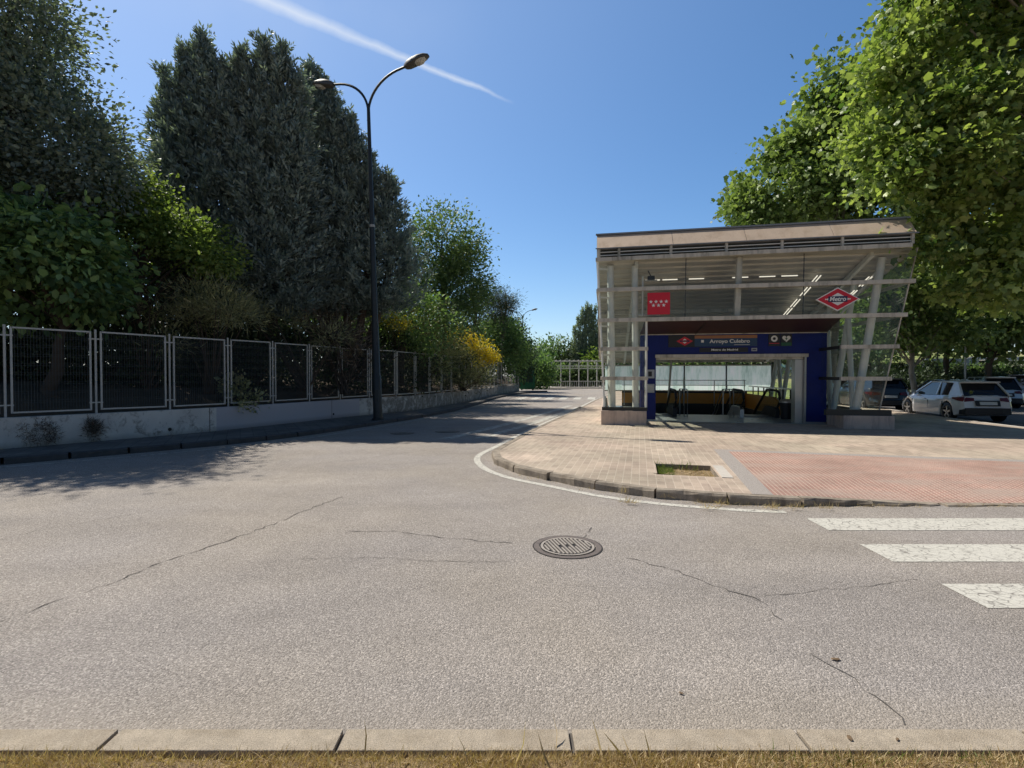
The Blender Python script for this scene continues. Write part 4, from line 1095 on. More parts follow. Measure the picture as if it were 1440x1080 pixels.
# portal signs, on the blue header (front face v=1.5)
def PS(u, z): return S(u, 1.5, z)
c = PS(3.94, 2.785); t = empty('station_name_sign', c, 'dark blue station name board reading Arroyo Culebro above the doorway', 'sign')
flat(t, 'board', M['sign_navy'], c, rect(1.93, .36), .025, .025); flat(t, 'panel', M['sign_teal'], c, rect(1.93, .26, 0, -.05), .028)
flat(t, 'stripe', M['sign_orange'], c, rect(1.93, .10, 0, .13), .028)
text('Arroyo Culebro', .165, M['sign_white'], Vector(c)+NF*.032+EX*.12+EZ*-.02, EX, EZ, t, bold=.003, width=1.24)
flat(t, 'symbol', M['sign_white'], c, rect(.085, .085, -.72, -.01), .031)
flat(t, 'underline', M['sign_white'], c, rect(.48, .012, .50, -.135), .031)
c = PS(2.66, 2.785); t = empty('metro_sign', c, 'small dark panel with a red metro diamond left of the station name', 'sign')
flat(t, 'board', M['sign_black'], c, rect(1.0, .40, -.02), .02, .02); flat(t, 'panel', M['sign_red'], c, rhomb(.52, .30), .024); flat(t, 'inner_panel', M['sign_white'], c, rhomb(.20, .17), .028)
flat(t, 'band', M['sign_navy'], c, rect(.30, .06), .031); text('Metro', .06, M['sign_red'], Vector(c)+NF*.034, EX, EZ, t, width=.2)
c = PS(3.88, 2.49); t = empty('information_sign', c, 'narrow black strip sign with small white lettering under the station name', 'sign')
flat(t, 'board', M['sign_black'], c, rect(1.5, .15), .022, .022); text('Metro de Madrid', .085, M['sign_white'], Vector(c)+NF*.028+EX*.03, EX, EZ, t, width=.82, bold=.002)
c = PS(4.82, 2.49); t = empty('notice_plate', c, 'tiny grey plate at the right end of the black strip sign', 'sign'); flat(t, 'board', M['grey_box'], c, rect(.17, .10), .022, .02); flat(t, 'label', M['sign_black'], c, rect(.11, .03), .025)
c = PS(5.42, 2.785); t = empty('pictogram_sign', c, 'black square sign with white ring pictogram above the doorway', 'sign')
flat(t, 'board', M['sign_black'], c, rect(.34, .38), .022, .022); flat(t, 'strip', M['sign_red'], c, rect(.30, .02, 0, -.10), .025)
mb = MB(); mb.ring(tuple(Vector(c)+NF*.026+EZ*.05), .045, .10, 20, ax=tuple(EX), ay=(0, 0, 1)); mb.build('ring', M['sign_white'], t)
c = PS(5.78, 2.785); t = empty('defibrillator_sign', c, 'green square sign with white heart and bolt above the doorway', 'sign')
flat(t, 'board', M['sign_black'], c, rect(.34, .38), .022, .022); flat(t, 'strip', M['sign_green'], c, rect(.30, .10, 0, -.13), .025)
H = []
for k in range(24):
    a = 2*math.pi*k/24; H.append((.0078*16*math.sin(a)**3, .0072*(13*math.cos(a)-5*math.cos(2*a)-2*math.cos(3*a)-math.cos(4*a))+.05))
flat(t, 'heart', M['sign_white'], c, H[::-1], .026)
flat(t, 'bolt', M['sign_green'], c, [(.02, .12), (-.045, .04), (-.005, .04), (-.03, -.04), (.04, .06), (0, .06)], .029)
for zz, lb, s in ((1.70, 'upper grey intercom box with a dark screen on the blue left jamb', 1), (1.22, 'lower grey notice box on the blue left jamb', 0)):
    c = PS(1.55, zz); t = empty('wall_box', c, lb, 'wall box', 'grey boxes on the blue jamb'); flat(t, 'case', M['grey_box'], c, rect(.29, .29), .05, .05)
    flat(t, 'screen', M['sign_black'] if s else M['galvanised'], c, rect(.12, .17) if s else rect(.22, .20), .053)
# ceiling speakers / camera cluster
t = empty('security_camera', S(1.5, .8, 4.75), 'small dark security camera bracket under the roof at the left', 'camera')
mb = MB(); mb.box(1.40, 1.62, .7, .8, 4.72, 4.84, T=T); mb.build('housing', M['rubber'], t); mb = MB(); mb.beam(S(1.5, .75, 4.84), S(1.4, .8, 5.05), .03, .03); mb.beam(S(1.3, .75, 4.7), S(1.7, .75, 4.7), .02, .02); mb.build('bracket', M['dark_rail'], t)
# ------------------------------------------------------------------ cars
def car(label, loc, heading, L, Wd, H, pm, cat='car', suv=False, group='cars in the car park', small=False):
    """x forward from the rear bumper, y to the left, z up"""
    t = empty('parked_car', loc, label, cat, group, rz=math.atan2(heading[1], heading[0]))
    w = Wd/2; belt = .92 if not suv else 1.05; hood = belt-.05; r = .325 if not suv else .36; xr, xf = L*.18, L*.18+L*.61
    zc_ = lambda x: np.interp(x, [0, .12, L*.5, L*.70, L*.76, L*.93, L], [belt-.03, belt+.02, belt-.02, belt-.02, hood, hood-.18, hood-.34])
    wc = lambda x: w*np.interp(x, [0, .10, .45, L*.75, L*.93, L*.985, L], [.80, .93, 1.0, .99, .90, .78, .66])
    zl = lambda x: np.interp(x, [0, .25, .6, L*.9, L], [.34, .24, .19, .20, .28])
    def warp(x, y, z):
        k = max(0, 1-max(x, 0)/.8); kf = max(0, (x-(L-.9))/.9); e = min(1.1, abs(y)/w)**4
        return (x+k*(max(0, z-.55)*.30+e*.13)-kf*(e*.25+max(0, z-.5)*.45), y, z)
    body = MB(); rings = []
    for i in range(73):
        x = L*i/72; zlo = float(zl(x)); za = zlo
        for cx in (xr, xf):
            if abs(x-cx) < r+.07: za = max(za, r+math.sqrt(max(0, (r+.07)**2-(x-cx)**2))-.005)
        zb = float(zc_(x)); ww = float(wc(x)); inn = ww*.74 if za > zlo+.01 else ww*.9
        m1 = za+.35*(zb-za); m2 = za+.72*(zb-za)
        half = [(inn, zlo), (inn, max(za, zlo)), (ww*.975, za+.012), (ww, m1), (ww*.985, m2), (ww*.955, zb-.05), (ww*.90, zb), (ww*.45, zb+.025)]
        rings.append([warp(x, y, z) for y, z in half]+[warp(x, -y, z) for y, z in half[::-1]])
    body.loft(rings); bo = body.build('body', pm, t, world=False, smooth=True)
    # greenhouse
    xa, xb, xc_, xd = (.17, .62, L*.50, L*.735) if not suv else (.15, .42, L*.52, L*.74)
    def gh(x, k):  # k 0 belt .. 1 roof: y, z
        return None
    bw, rw = w*.88, w*.70; zt = H-.05
    A = lambda s: (xa, s*bw*.93, belt); B = lambda s: (xb, s*rw*.95, zt-.02); C = lambda s: (xc_, s*rw, zt); D = lambda s: (xd, s*bw*.97, belt-.02)
    win = MB()
    for s in (1, -1):
        win.poly([A(s), (L*.4, s*bw, belt), D(s), C(s), (L*.32, s*rw*1.0, zt+.015), B(s)] if s < 0 else [A(s), (L*.4, s*bw, belt), D(s), C(s), (L*.32, s*rw*1.0, zt+.015), B(s)][::-1])
    win.quad(A(1), B(1), B(-1), A(-1)); win.quad(D(-1), C(-1), C(1), D(1)); win.build('windows', M['car_glass'], t, world=False)
    rf = MB(); rings = []
    for i in range(9):
        x = xb-.10+(xc_-xb+.12)*i/8; h = H-.045+.045*math.sin(math.pi*min(1, max(0, (i+.6)/8.6))); yy = rw*1.02
        rings.append([(x, -yy, h-.055), (x, -yy*.92, h-.012), (x, -yy*.5, h), (x, yy*.5, h), (x, yy*.92, h-.012), (x, yy, h-.055)])
    rf.loft(rings)
    for s in (1, -1):
        rf.beam(A(s), B(s), .10, .05, (0, s, .3)); rf.beam(C(s), D(s), .06, .045, (0, s, .3)); rf.beam((L*.36, s*bw*1.0, belt), (L*.355, s*rw*1.01, zt), .07, .03, (0, s, 0)); rf.beam(B(s), C(s), .05, .04)
        rf.poly([(xa-.02, s*bw*.97, belt-.01), (L*.20, s*bw*1.005, belt-.01), (xb+.14, s*rw*1.02, zt), (xb-.05, s*rw*1.0, zt)][::(1 if s > 0 else -1)])
    rf.beam((xb-.16, -rw*.9, zt+.005), (xb-.16, rw*.9, zt+.005), .22, .03)
    rf.build('roof', pm, t, world=False, smooth=True)
    for cx in (xr, xf):
        for s in (1, -1):
            ty = MB(); y1 = s*w*.985; y0 = s*(w*.985-.20); P = []
            prof = [(y0, r-.03), (y0, r-.06), (y0+(y1-y0)*.1, r), (y0+(y1-y0)*.9, r), (y1, r-.03), (y1, r*.66)]
            rings = [[(cx+math.cos(a*math.pi/14)*rr, yy, r+math.sin(a*math.pi/14)*rr) for a in range(28)] for yy, rr in prof]
            ty.loft(rings, caps=False); wh = ty.build('wheel', M['rubber'], t, world=False, smooth=True)
            ri = MB(); yy = y1-s*.02; ri.disc((cx, yy-s*.05, r), r*.68, 24, 1, (1, 0, 0), (0, 0, 1)); ri.ring((cx, yy, r), r*.58, r*.68, 28, 0, (1, 0, 0), (0, 0, 1))
            for k in range(5):
                a = k*2*math.pi/5+.3; e = (cx+math.cos(a)*r*.62, yy, r+math.sin(a)*r*.62); ri.beam((cx, yy, r), e, .06, .03, (0, 1, 0))
            ri.tube([(cx, yy-s*.03, r), (cx, yy+s*.006, r)], .055, 10)
            ri.build('rim', [M['alloy'], M['rubber']], wh, world=False)
    # rear end
    lo = MB()
    lo.loft([[(-.025, y*w*.80, .30), (-.025, y*w*.76, .50), (.10, y*w*.90, .52), (.10, y*w*.92, .28)] for y in (-1, -.6, .6, 1)]); lo.v = [warp(*q) for q in lo.v]; lo.build('bumper', M['plastic_black'], t, world=False)
    for s in (1, -1):
        tl = MB(); tl.loft([[(-.012+.0*0, s*w*.46, .76), (-.012, s*w*.46, .86), (.05, s*w*.46, .86), (.05, s*w*.46, .76)], [(.0, s*w*.78, .72), (.0, s*w*.78, .885), (.1, s*w*.78, .885), (.1, s*w*.78, .72)], [(.09, s*w*.945, .76), (.09, s*w*.94, .885), (.2, s*w*.90, .885), (.2, s*w*.90, .76)], [(.33, s*w*.995, .82), (.33, s*w*.985, .87), (.33, s*w*.9, .87), (.33, s*w*.9, .82)]]); tl.v = [warp(*q) for q in tl.v]; tl.build('tail_light', M['tail_light'], t, world=False)
        mi = MB(); mi.loft([[(xd-.30, s*(bw+.02), belt+.02), (xd-.30, s*(bw+.20), belt+.04), (xd-.30, s*(bw+.20), belt+.15), (xd-.30, s*(bw+.04), belt+.15)], [(xd-.14, s*(bw+.04), belt+.04), (xd-.14, s*(bw+.17), belt+.05), (xd-.14, s*(bw+.17), belt+.12), (xd-.14, s*(bw+.05), belt+.12)]]); mi.build('mirror', pm, t, world=False)
        for dx in (L*.28, L*.49):
            dh = MB(); dh.box(dx, dx+.17, min(s*w*.985, s*(w+.025)), max(s*w*.985, s*(w+.025)), belt-.17, belt-.14); dh.build('door_handle', pm, t, world=False)
        for dx in (L*.245, L*.45, L*.70):
            g = MB(); g.box(dx, dx+.008, min(s*w*.9, s*w*.996), max(s*w*.9, s*w*.996), .40, belt-.20); g.build('door_gap', M['plastic_black'], t, world=False)
        hl = MB(); hl.loft([[(L-.34, s*w*.93, hood-.30), (L-.34, s*w*.93, hood-.17), (L-.34, s*w*.7, hood-.13), (L-.34, s*w*.7, hood-.3)], [(L-.03, s*w*.66, hood-.34), (L-.03, s*w*.66, hood-.26), (L-.05, s*w*.4, hood-.26), (L-.05, s*w*.4, hood-.34)]]); hl.v = [warp(*q) for q in hl.v]; hl.build('headlight', M['alloy'], t, world=False)
    pl = MB(); pl.box(-.035, -.015, -.26, .26, .62, .73); pl.v = [warp(*q) for q in pl.v]; pl.build('number_plate', M['number_plate'], t, world=False, bevel=.004)
    sp = MB(); sp.box(-.012, .02, -.36, .36, .58, .77); sp.v = [warp(*q) for q in sp.v]; sp.build('plate_trim', M['plastic_black'], t, world=False)
    wi = MB(); wi.beam((.17, -.25, belt+.10), (.24, .25, belt+.18), .015, .015); wi.build('wiper', M['plastic_black'], t, world=False)
    return t
hd = (.18, .984)
car('white hatchback parked beside the pavement, rear towards the road, dappled with sun', (16.5, 17.7, .004), (.20, .98), 4.25, 1.74, 1.46, M['paint_white'])
car('black car parked ahead of the white hatchback next to the station', (17.35, 23.4, .004), (.17, .985), 4.4, 1.8, 1.55, M['paint_black'], suv=True)
car('dark hatchback with a sloping windscreen in the middle row of the car park', (22.4, 25.2, .004), (.20, .98), 4.1, 1.7, 1.45, M['paint_dark'])
car('pale silver car in the far row of the car park, seen above the white hatchback', (24.6, 25.5, .004), (.35, .94), 4.3, 1.76, 1.60, M['paint_silver'])
car('dark people carrier at the right edge of the car park', (27.9, 28.2, .004), (.95, .3), 4.5, 1.8, 1.72, M['paint_grey'], suv=True)
car('navy car seen through the right glass wall of the station', (19.4, 29.5, .004), (.17, .985), 4.3, 1.75, 1.5, M['paint_navy'])

# ------------------------------------------------------------------ trees and shrubs
def B(Y, *L):
    """blobs from (px, py, rx, rz[, dY]) measured in the photograph at depth Y"""
    out = []
    for b in L:
        y = Y+(b[4] if len(b) > 4 else 0); k = y/720
        out.append(((b[0]-720)*k, y, 1.65+(528-b[1])*k, b[2]*k, b[3]*k))
    return out
LT = 'trees beyond the mesh fence'; PT = 'plane trees by the station'
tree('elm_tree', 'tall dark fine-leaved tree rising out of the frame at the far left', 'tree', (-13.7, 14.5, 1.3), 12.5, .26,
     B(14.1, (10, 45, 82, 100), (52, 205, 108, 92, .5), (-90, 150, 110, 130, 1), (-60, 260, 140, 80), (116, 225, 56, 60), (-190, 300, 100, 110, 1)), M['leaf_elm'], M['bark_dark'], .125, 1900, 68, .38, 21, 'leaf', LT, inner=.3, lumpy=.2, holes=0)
tree('mulberry_tree', 'low broad-leaved tree with glossy drooping leaves over the fence at the left', 'tree', (-11.15, 12.4, 1.0), 2.3, .16,
     B(12.3, (60, 330, 70, 42), (-20, 350, 85, 70), (112, 360, 42, 50, .3), (60, 395, 90, 34), (128, 400, 34, 40, .4), (30, 420, 70, 26)), M['leaf_mulberry'], M['bark_dark'], .17, 520, 30, .30, 22, 'oval', LT, droop=.55, up=1.1, flat=.5, fork=.75)
tree('lime_tree', 'bright green sunlit treetop between the elm and the cypress', 'tree', (-11.2, 15.4, 1.3), 4.6, .14,
     B(15.6, (200, 300, 44, 30), (255, 335, 44, 26), (300, 365, 34, 20), (165, 330, 40, 30), (212, 272, 16, 18)), M['leaf_lime'], M['bark_dark'], .11, 380, 36, .24, 23, 'oval', LT)
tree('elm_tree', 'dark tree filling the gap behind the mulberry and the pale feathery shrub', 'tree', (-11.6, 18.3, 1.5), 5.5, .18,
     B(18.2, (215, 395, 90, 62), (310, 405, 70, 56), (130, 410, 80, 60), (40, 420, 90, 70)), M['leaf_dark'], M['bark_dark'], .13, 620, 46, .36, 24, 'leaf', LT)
def K(Y, *L):
    out = []
    for px, top, bot, r, p in L:
        k = Y/720; out.append(((px-720)*k, Y, 1.65+(528-bot)*k, 1.65+(528-top)*k, r*k, p))
    return out
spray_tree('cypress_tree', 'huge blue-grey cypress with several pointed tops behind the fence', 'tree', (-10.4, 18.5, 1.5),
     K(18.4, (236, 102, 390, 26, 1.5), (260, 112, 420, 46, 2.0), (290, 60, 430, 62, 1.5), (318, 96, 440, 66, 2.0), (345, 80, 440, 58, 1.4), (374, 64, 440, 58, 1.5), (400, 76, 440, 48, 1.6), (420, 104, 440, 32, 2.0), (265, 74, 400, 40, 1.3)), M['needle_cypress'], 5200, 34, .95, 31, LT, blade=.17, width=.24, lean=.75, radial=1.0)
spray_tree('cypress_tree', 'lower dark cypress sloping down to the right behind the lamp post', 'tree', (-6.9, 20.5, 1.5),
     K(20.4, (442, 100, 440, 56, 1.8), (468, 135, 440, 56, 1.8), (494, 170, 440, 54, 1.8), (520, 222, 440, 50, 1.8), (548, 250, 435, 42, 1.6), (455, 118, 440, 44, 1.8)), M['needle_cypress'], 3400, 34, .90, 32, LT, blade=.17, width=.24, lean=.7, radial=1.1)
tree('ash_tree', 'rounded sunlit green tree right of the cypresses', 'tree', (-3.8, 27.5, 1.6), 7.5, .2,
     B(27, (625, 345, 50, 42), (600, 380, 36, 52), (652, 395, 30, 52), (625, 430, 55, 45), (585, 440, 40, 40)), M['leaf_ash'], M['bark_dark'], .15, 820, 44, .42, 25, 'leaf', LT)
tree('ash_tree', 'dark green tree behind the lamp post under the cypress', 'tree', (-5.9, 23.5, 1.6), 4, .16,
     B(23.5, (565, 440, 45, 34), (500, 450, 45, 34), (600, 460, 45, 34), (430, 455, 50, 30)), M['leaf_mulberry'], M['bark_dark'], .13, 480, 40, .33, 26, 'leaf', LT)
tree('pine_tree', 'very dark pine showing right of the round green tree', 'tree', (-2.6, 36, 1.6), 7, .2,
     B(36, (670, 405, 20, 30), (662, 440, 32, 35), (684, 392, 7, 12)), M['needle_pine'], M['bark_dark'], .20, 330, 42, .38, 27, 'blade', LT, tshift=-.2)
tree('pine_tree', 'small airy pine crown with a leaning top above the yellow broom', 'tree', (-1.0, 43, 1.6), 7, .18,
     B(43, (707, 420, 18, 12), (694, 432, 20, 14), (716, 428, 11, 10)), M['needle_pine'], M['bark_pale'], .24, 260, 36, .34, 28, 'blade', LT)
tree('oak_tree', 'dark rounded tree at the far end of the fence, nearer the road', 'tree', (-1.0, 44, 1.5), 5.5, .2,
     B(44, (702, 476, 30, 30), (690, 492, 38, 36), (725, 498, 18, 28)), M['leaf_mulberry'], M['bark_dark'], .20, 460, 40, .45, 29, 'leaf', LT)
tree('oak_tree', 'dark rounded tree just left of the distant lamp post', 'tree', (.5, 52, .5), 6, .2,
     B(51, (728, 492, 16, 28), (738, 508, 12, 22), (714, 476, 18, 28)), M['leaf_dark'], M['bark_dark'], .22, 300, 40, .45, 30, 'leaf', LT, tshift=.15)
# row of dark shrubs on the embankment behind the fence
SG = 'dark shrubs behind the mesh fence'
rs = random.Random(20)
lab = ['at the far left beyond the first fence panel', 'left of the pale tree trunk', 'behind the second full fence panel', 'behind the third full fence panel', 'behind the fourth full fence panel',
       'behind the fifth full fence panel', 'behind the panels left of the lamp post', 'directly behind the lamp post', 'just right of the lamp post', 'under the round green tree', 'left of the pale tamarisk', 'behind the yellow broom']
for i, (px, Y, top) in enumerate(((-70, 13.0, 455), (30, 13.6, 462), (130, 14.2, 448), (215, 15.4, 455), (290, 16.6, 462), (355, 17.6, 450), (420, 19.0, 455), (480, 20.6, 458), (545, 22.8, 462), (590, 25.5, 470), (625, 28.5, 478), (665, 33.5, 488))):
    k = Y/720; x = (px-720)*k; zt = 1.65+(528-top)*k; hh = (zt-1.0)/2
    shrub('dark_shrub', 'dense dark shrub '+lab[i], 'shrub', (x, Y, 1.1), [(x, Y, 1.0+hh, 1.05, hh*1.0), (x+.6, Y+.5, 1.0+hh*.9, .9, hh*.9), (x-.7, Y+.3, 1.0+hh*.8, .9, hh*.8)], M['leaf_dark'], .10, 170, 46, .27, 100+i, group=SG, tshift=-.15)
# leafy undergrowth behind everything on the left
ru = np.random.RandomState(77); nU = 26000
ti = ru.randint(0, len(WL)-1, nU); dd = ru.uniform(4.5, 9.5, nU); WA = np.array(WL)
UP = np.stack([WA[ti, 0]+dx*dd+ru.normal(size=nU)*.4, WA[ti, 1]+dy*dd+ru.normal(size=nU)*.4, np.zeros(nU)], 1)
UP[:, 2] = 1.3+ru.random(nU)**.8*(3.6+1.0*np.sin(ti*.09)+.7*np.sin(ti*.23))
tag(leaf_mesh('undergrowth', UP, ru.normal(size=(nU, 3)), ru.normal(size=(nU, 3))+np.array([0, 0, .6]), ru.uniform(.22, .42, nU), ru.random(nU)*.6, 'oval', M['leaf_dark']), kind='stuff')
# lighter, recognisable ones
shrub('tamarisk_shrub', 'pale feathery shrub in a patch of sun above the third and fourth fence panels', 'shrub', (-9.0, 15.3, 1.1), B(15.2, (312, 428, 34, 22), (285, 415, 30, 18), (335, 440, 30, 16), (270, 440, 34, 20)), M['feathery'], .17, 210, 26, .22, 41, 'blade', spiky=.6)
shrub('tamarisk_shrub', 'dull feathery shrub with pale branch tips left of the sunlit one', 'shrub', (-10.4, 14.6, 1.1), B(14.5, (165, 433, 36, 10), (215, 440, 30, 10), (235, 480, 30, 14)), M['feathery'], .15, 60, 22, .18, 42, 'blade', spiky=.6, tshift=-.15)
shrub('tamarisk_shrub', 'thin feathery shrub above the fence between the sunlit shrub and the lamp post', 'shrub', (-7.0, 17.6, 1.1), B(17.4, (370, 445, 30, 14), (405, 455, 25, 12), (465, 470, 32, 20), (350, 440, 20, 12)), M['feathery'], .16, 90, 22, .2, 43, 'blade', spiky=.6, tshift=-.1)
shrub('tamarisk_shrub', 'tall pale tamarisk left of the yellow broom', 'shrub', (-4.3, 24.6, 1.2), B(24.5, (598, 462, 28, 30), (615, 445, 18, 18), (585, 490, 24, 26), (612, 500, 30, 30)), M['feathery'], .2, 240, 30, .26, 44, 'blade', spiky=.5, tshift=-.08)
shrub('ivy_bush', 'grey green creeper hanging over the fence below the yellow broom', 'shrub', (-2.7, 28.3, .8), B(28.3, (650, 515, 22, 26), (665, 532, 26, 14), (636, 500, 16, 26), (628, 530, 14, 16)), M['feathery'], .14, 200, 34, .2, 45, 'blade', tshift=-.18)
shrub('broom_shrub', 'yellow flowering broom spilling over the far part of the fence', 'shrub', (-2.2, 30.6, 1.2), B(30.5, (652, 484, 20, 16), (668, 496, 20, 14), (685, 508, 15, 14), (640, 474, 12, 10)), M['feathery'], .14, 260, 26, .2, 46, 'blade', extra=(M['broom_flower'], .13, .85, 'oval'))
shrub('broom_shrub', 'small yellow flowering broom just right of the lamp post', 'shrub', (-5.0, 22.6, 1.2), B(22.4, (545, 450, 12, 10), (562, 462, 14, 9)), M['feathery'], .11, 70, 24, .16, 47, 'blade', extra=(M['broom_flower'], .08, .5, 'oval'))
shrub('dead_bush', 'dry brown branches behind the fence left of the lamp post', 'shrub', (-6.0, 18.2, 1.0), B(18.9, (470, 470, 34, 26), (500, 500, 26, 30), (440, 460, 24, 18)), M['twig'], .24, 130, 16, .3, 48, 'blade', spiky=.2)
shrub('dead_bush', 'pile of sunlit dry leaves and twigs behind the fourth fence panel', 'shrub', (-8.1, 15.2, .8), B(15.0, (345, 562, 22, 10), (330, 545, 14, 12)), M['feathery'], .09, 40, 26, .12, 49, 'oval', stems=False)
# dry creepers on the wall
for i, (px, z, w_, h_) in enumerate(((48, .42, .30, .26), (121, .42, .11, .24))):
    p, t_ = wallpt(px, z, .06); shrub('dry_creeper', ['dry brown creeper clinging to the low wall at the far left, the wider one', 'narrow dry creeper on the low wall beside the second fence post'][i], 'creeper', (p.x, p.y, .12),
        [(p.x, p.y, z, w_*.7, h_*.9), (p.x+t_.x*w_*.5, p.y+t_.y*w_*.5, z-.05, w_*.5, h_*.7), (p.x-t_.x*w_*.5, p.y-t_.y*w_*.5, z+.08, w_*.5, h_*.5)], M['twig'], .07, 70, 26, .06, 60+i, 'blade', group='dry creepers on the wall', stems=False, tshift=-.2)
X = []; Y_ = []
for p in WL:
    if 8 < p[1] < 45 and random.random() < .6:
        for _ in range(random.randint(2, 14)): X.append(p[0]+random.gauss(0, .12)+.03); Y_.append(p[1]+random.gauss(0, .05)-.04)
tag(grass('weeds', np.array(X), np.array(Y_), np.full(len(X), .12), M['grass_dry'], .06, 71, lean=1.0), kind='stuff')
# right-hand trees
tree('plane_tree', 'big sunlit plane tree reaching over the right end of the station roof', 'tree', (17.9, 15.6, .12), 12, .32,
     B(15.5, (1300, 20, 45, 40), (1262, 78, 38, 34), (1240, 140, 42, 36, -.3), (1236, 203, 38, 34), (1262, 245, 40, 32, -.5), (1300, 298, 34, 24, -.8), (1335, 92, 52, 46, .5), (1322, 172, 52, 46, -.8), (1352, 240, 58, 42, -1),
      (1380, 30, 58, 48, 1), (1400, 130, 62, 56, -.6), (1432, 220, 66, 52, -1.2), (1340, 342, 52, 30, -.9), (1318, 395, 34, 24, -.7), (1402, 322, 62, 40, -1.2), (1385, 392, 50, 26, -1), (1440, 395, 60, 36, -.8),
      (1470, 60, 90, 80, .5), (1510, 200, 100, 90), (1500, 318, 90, 70), (1360, -50, 60, 50), (1440, -80, 100, 70)),
     M['leaf_plane'], M['bark_pale'], .142, 1900, 68, .32, 51, 'palm', PT, inner=.2, up=.45, lumpy=.36, nsub=90, tshift=.04, holes=.7, sizevar=.42, droop=.3)
tree('plane_tree', 'plane tree standing behind the station, its crown lower on the left', 'tree', (14.6, 23.6, .12), 12, .28,
     B(22.5, (1162, 130, 20, 32), (1165, 175, 34, 34), (1140, 215, 40, 36, -.6), (1180, 240, 50, 50, .6), (1085, 285, 52, 42), (1068, 265, 26, 30), (1062, 298, 24, 26, -.5), (1215, 150, 30, 50, -1), (1235, 220, 50, 60, 1), (1250, 300, 80, 70), (1160, 310, 80, 46, .8), (1108, 215, 20, 34), (1122, 270, 40, 36, -1), (1072, 232, 14, 20)),
     M['leaf_plane_far'], M['bark_pale'], .165, 1700, 46, .36, 52, 'palm', PT, lumpy=.32, tshift=.05, holes=.8, nsub=60, up=.45, sizevar=.42, droop=.3)
RT = 'trees round the car park'
tree('plane_tree', 'tree with a pale trunk just behind the black car', 'tree', (21.6, 27.8, .12), 5, .16,
     B(27.5, (1290, 400, 60, 60), (1250, 430, 50, 50), (1330, 440, 50, 40), (1280, 470, 50, 18)), M['leaf_plane_far'], M['bark_pale'], .20, 520, 36, .5, 53, 'palm', RT, tshift=-.1)
tree('plane_tree', 'tree standing behind the dark hatchback in the car park', 'tree', (27.3, 32, .5), 5.5, .18,
     B(32, (1340, 410, 60, 50), (1370, 450, 50, 36), (1320, 455, 40, 25)), M['leaf_plane_far'], M['bark_dark'], .22, 480, 36, .55, 54, 'palm', RT, tshift=-.1)
tree('plane_tree', 'tree standing behind the pale silver car', 'tree', (27.9, 30, .3), 5, .18,
     B(30, (1420, 420, 60, 50), (1400, 455, 60, 32), (1450, 470, 50, 20)), M['leaf_plane_far'], M['bark_dark'], .22, 480, 36, .5, 55, 'palm', RT)
for i, (px, Y, top, r_px) in enumerate(((1010, 44, 450, 50), (1090, 42, 440, 60), (1170, 40, 420, 60), (1235, 44, 390, 60), (1310, 50, 380, 62), (1395, 52, 370, 66), (1470, 48, 350, 66), (940, 48, 470, 45))):
    k = Y/720; x = (px-720)*k
    tree('oak_tree', 'dark background tree '+['behind the station, third from its left end', 'behind the middle of the station doorway', 'behind the right jamb of the doorway', 'behind the right glass bay of the station', 'on the park bank left of the pale lamp post',
         'on the park bank right of the pale lamp post', 'on the park bank at the right edge', 'behind the left part of the station doorway'][i], 'tree', (x, Y, .6), 6, .2,
         B(Y, (px, top+45, r_px, 50), (px-25, top+70, r_px*.8, 40), (px+28, top+62, r_px*.8, 38)), M['leaf_dark'] if i % 2 else M['leaf_mulberry'], M['bark_dark'], .30, 330, 30, .75, 200+i, 'leaf', 'dark trees beyond the car park', tshift=-.05)
# end of the street
for i, (px, Y, top, r_, mm) in enumerate(((760, 84, 478, 20, 'leaf_mulberry'), (785, 88, 474, 18, 'leaf_ash'), (803, 84, 482, 18, 'leaf_dark'), (748, 76, 492, 14, 'leaf_mulberry'), (842, 80, 486, 16, 'leaf_lime'), (868, 84, 470, 24, 'leaf_mulberry'), (905, 84, 475, 30, 'leaf_mulberry'))):
    k = Y/720
    tree('street_tree', ['dark green tree at the end of the road, right of the distant lamp', 'mid green tree at the end of the road behind the white frames', 'dark tree at the end of the road left of the poplar', 'low tree behind the green container',
         'bright green tree right of the poplar', 'tree seen through the left glass bay', 'tree seen through the station just right of its left bay'][i], 'tree', ((px-720)*k, Y, .1), 5, .2,
         B(Y, (px, top+25, r_, 22), (px-6, top+40, r_*.9, 20), (px+8, top+36, r_*.8, 20)), M[mm], M['bark_dark'], .42, 260, 22, .75, 300+i, 'leaf', 'trees at the end of the road')
spray_tree('poplar_tree', 'tall feathery grey-green poplar at the end of the road', 'tree', (12.6, 82, .1),
     K(82, (808, 462, 545, 5, 3), (813, 448, 545, 6, 3), (819, 438, 545, 6, 3), (825, 432, 545, 6, 3), (831, 433, 545, 6, 3), (837, 436, 545, 6, 3), (843, 446, 545, 6, 3), (848, 452, 545, 6, 3)), M['leaf_poplar'], 1500, 20, 2.0, 61, None, blade=.36, width=.10, lean=1.6, radial=.5)
k = 61/720
shrub('laurel_shrub', 'dark leafy shrub between the green container and the white frames', 'shrub', (3.4, 62, .1), B(62, (758, 528, 16, 16), (745, 534, 12, 10), (768, 520, 10, 16)), M['leaf_mulberry'], .3, 160, 26, .5, 62, 'leaf')
for i in range(7):
    px = 782+i*9.5; shrub('oleander_shrub', 'low shrub behind the white frames, number %s from the left' % ['one', 'two', 'three', 'four', 'five', 'six', 'seven'][i], 'shrub', ((px-720)*70/720, 70, .1), B(70, (px, 528, 7, 12), (px+3, 534, 7, 8)), M[['leaf_dark', 'leaf_mulberry', 'leaf_ash'][i % 3]], .28, 70, 24, .4, 400+i, 'leaf', group='low shrubs behind the white frames')

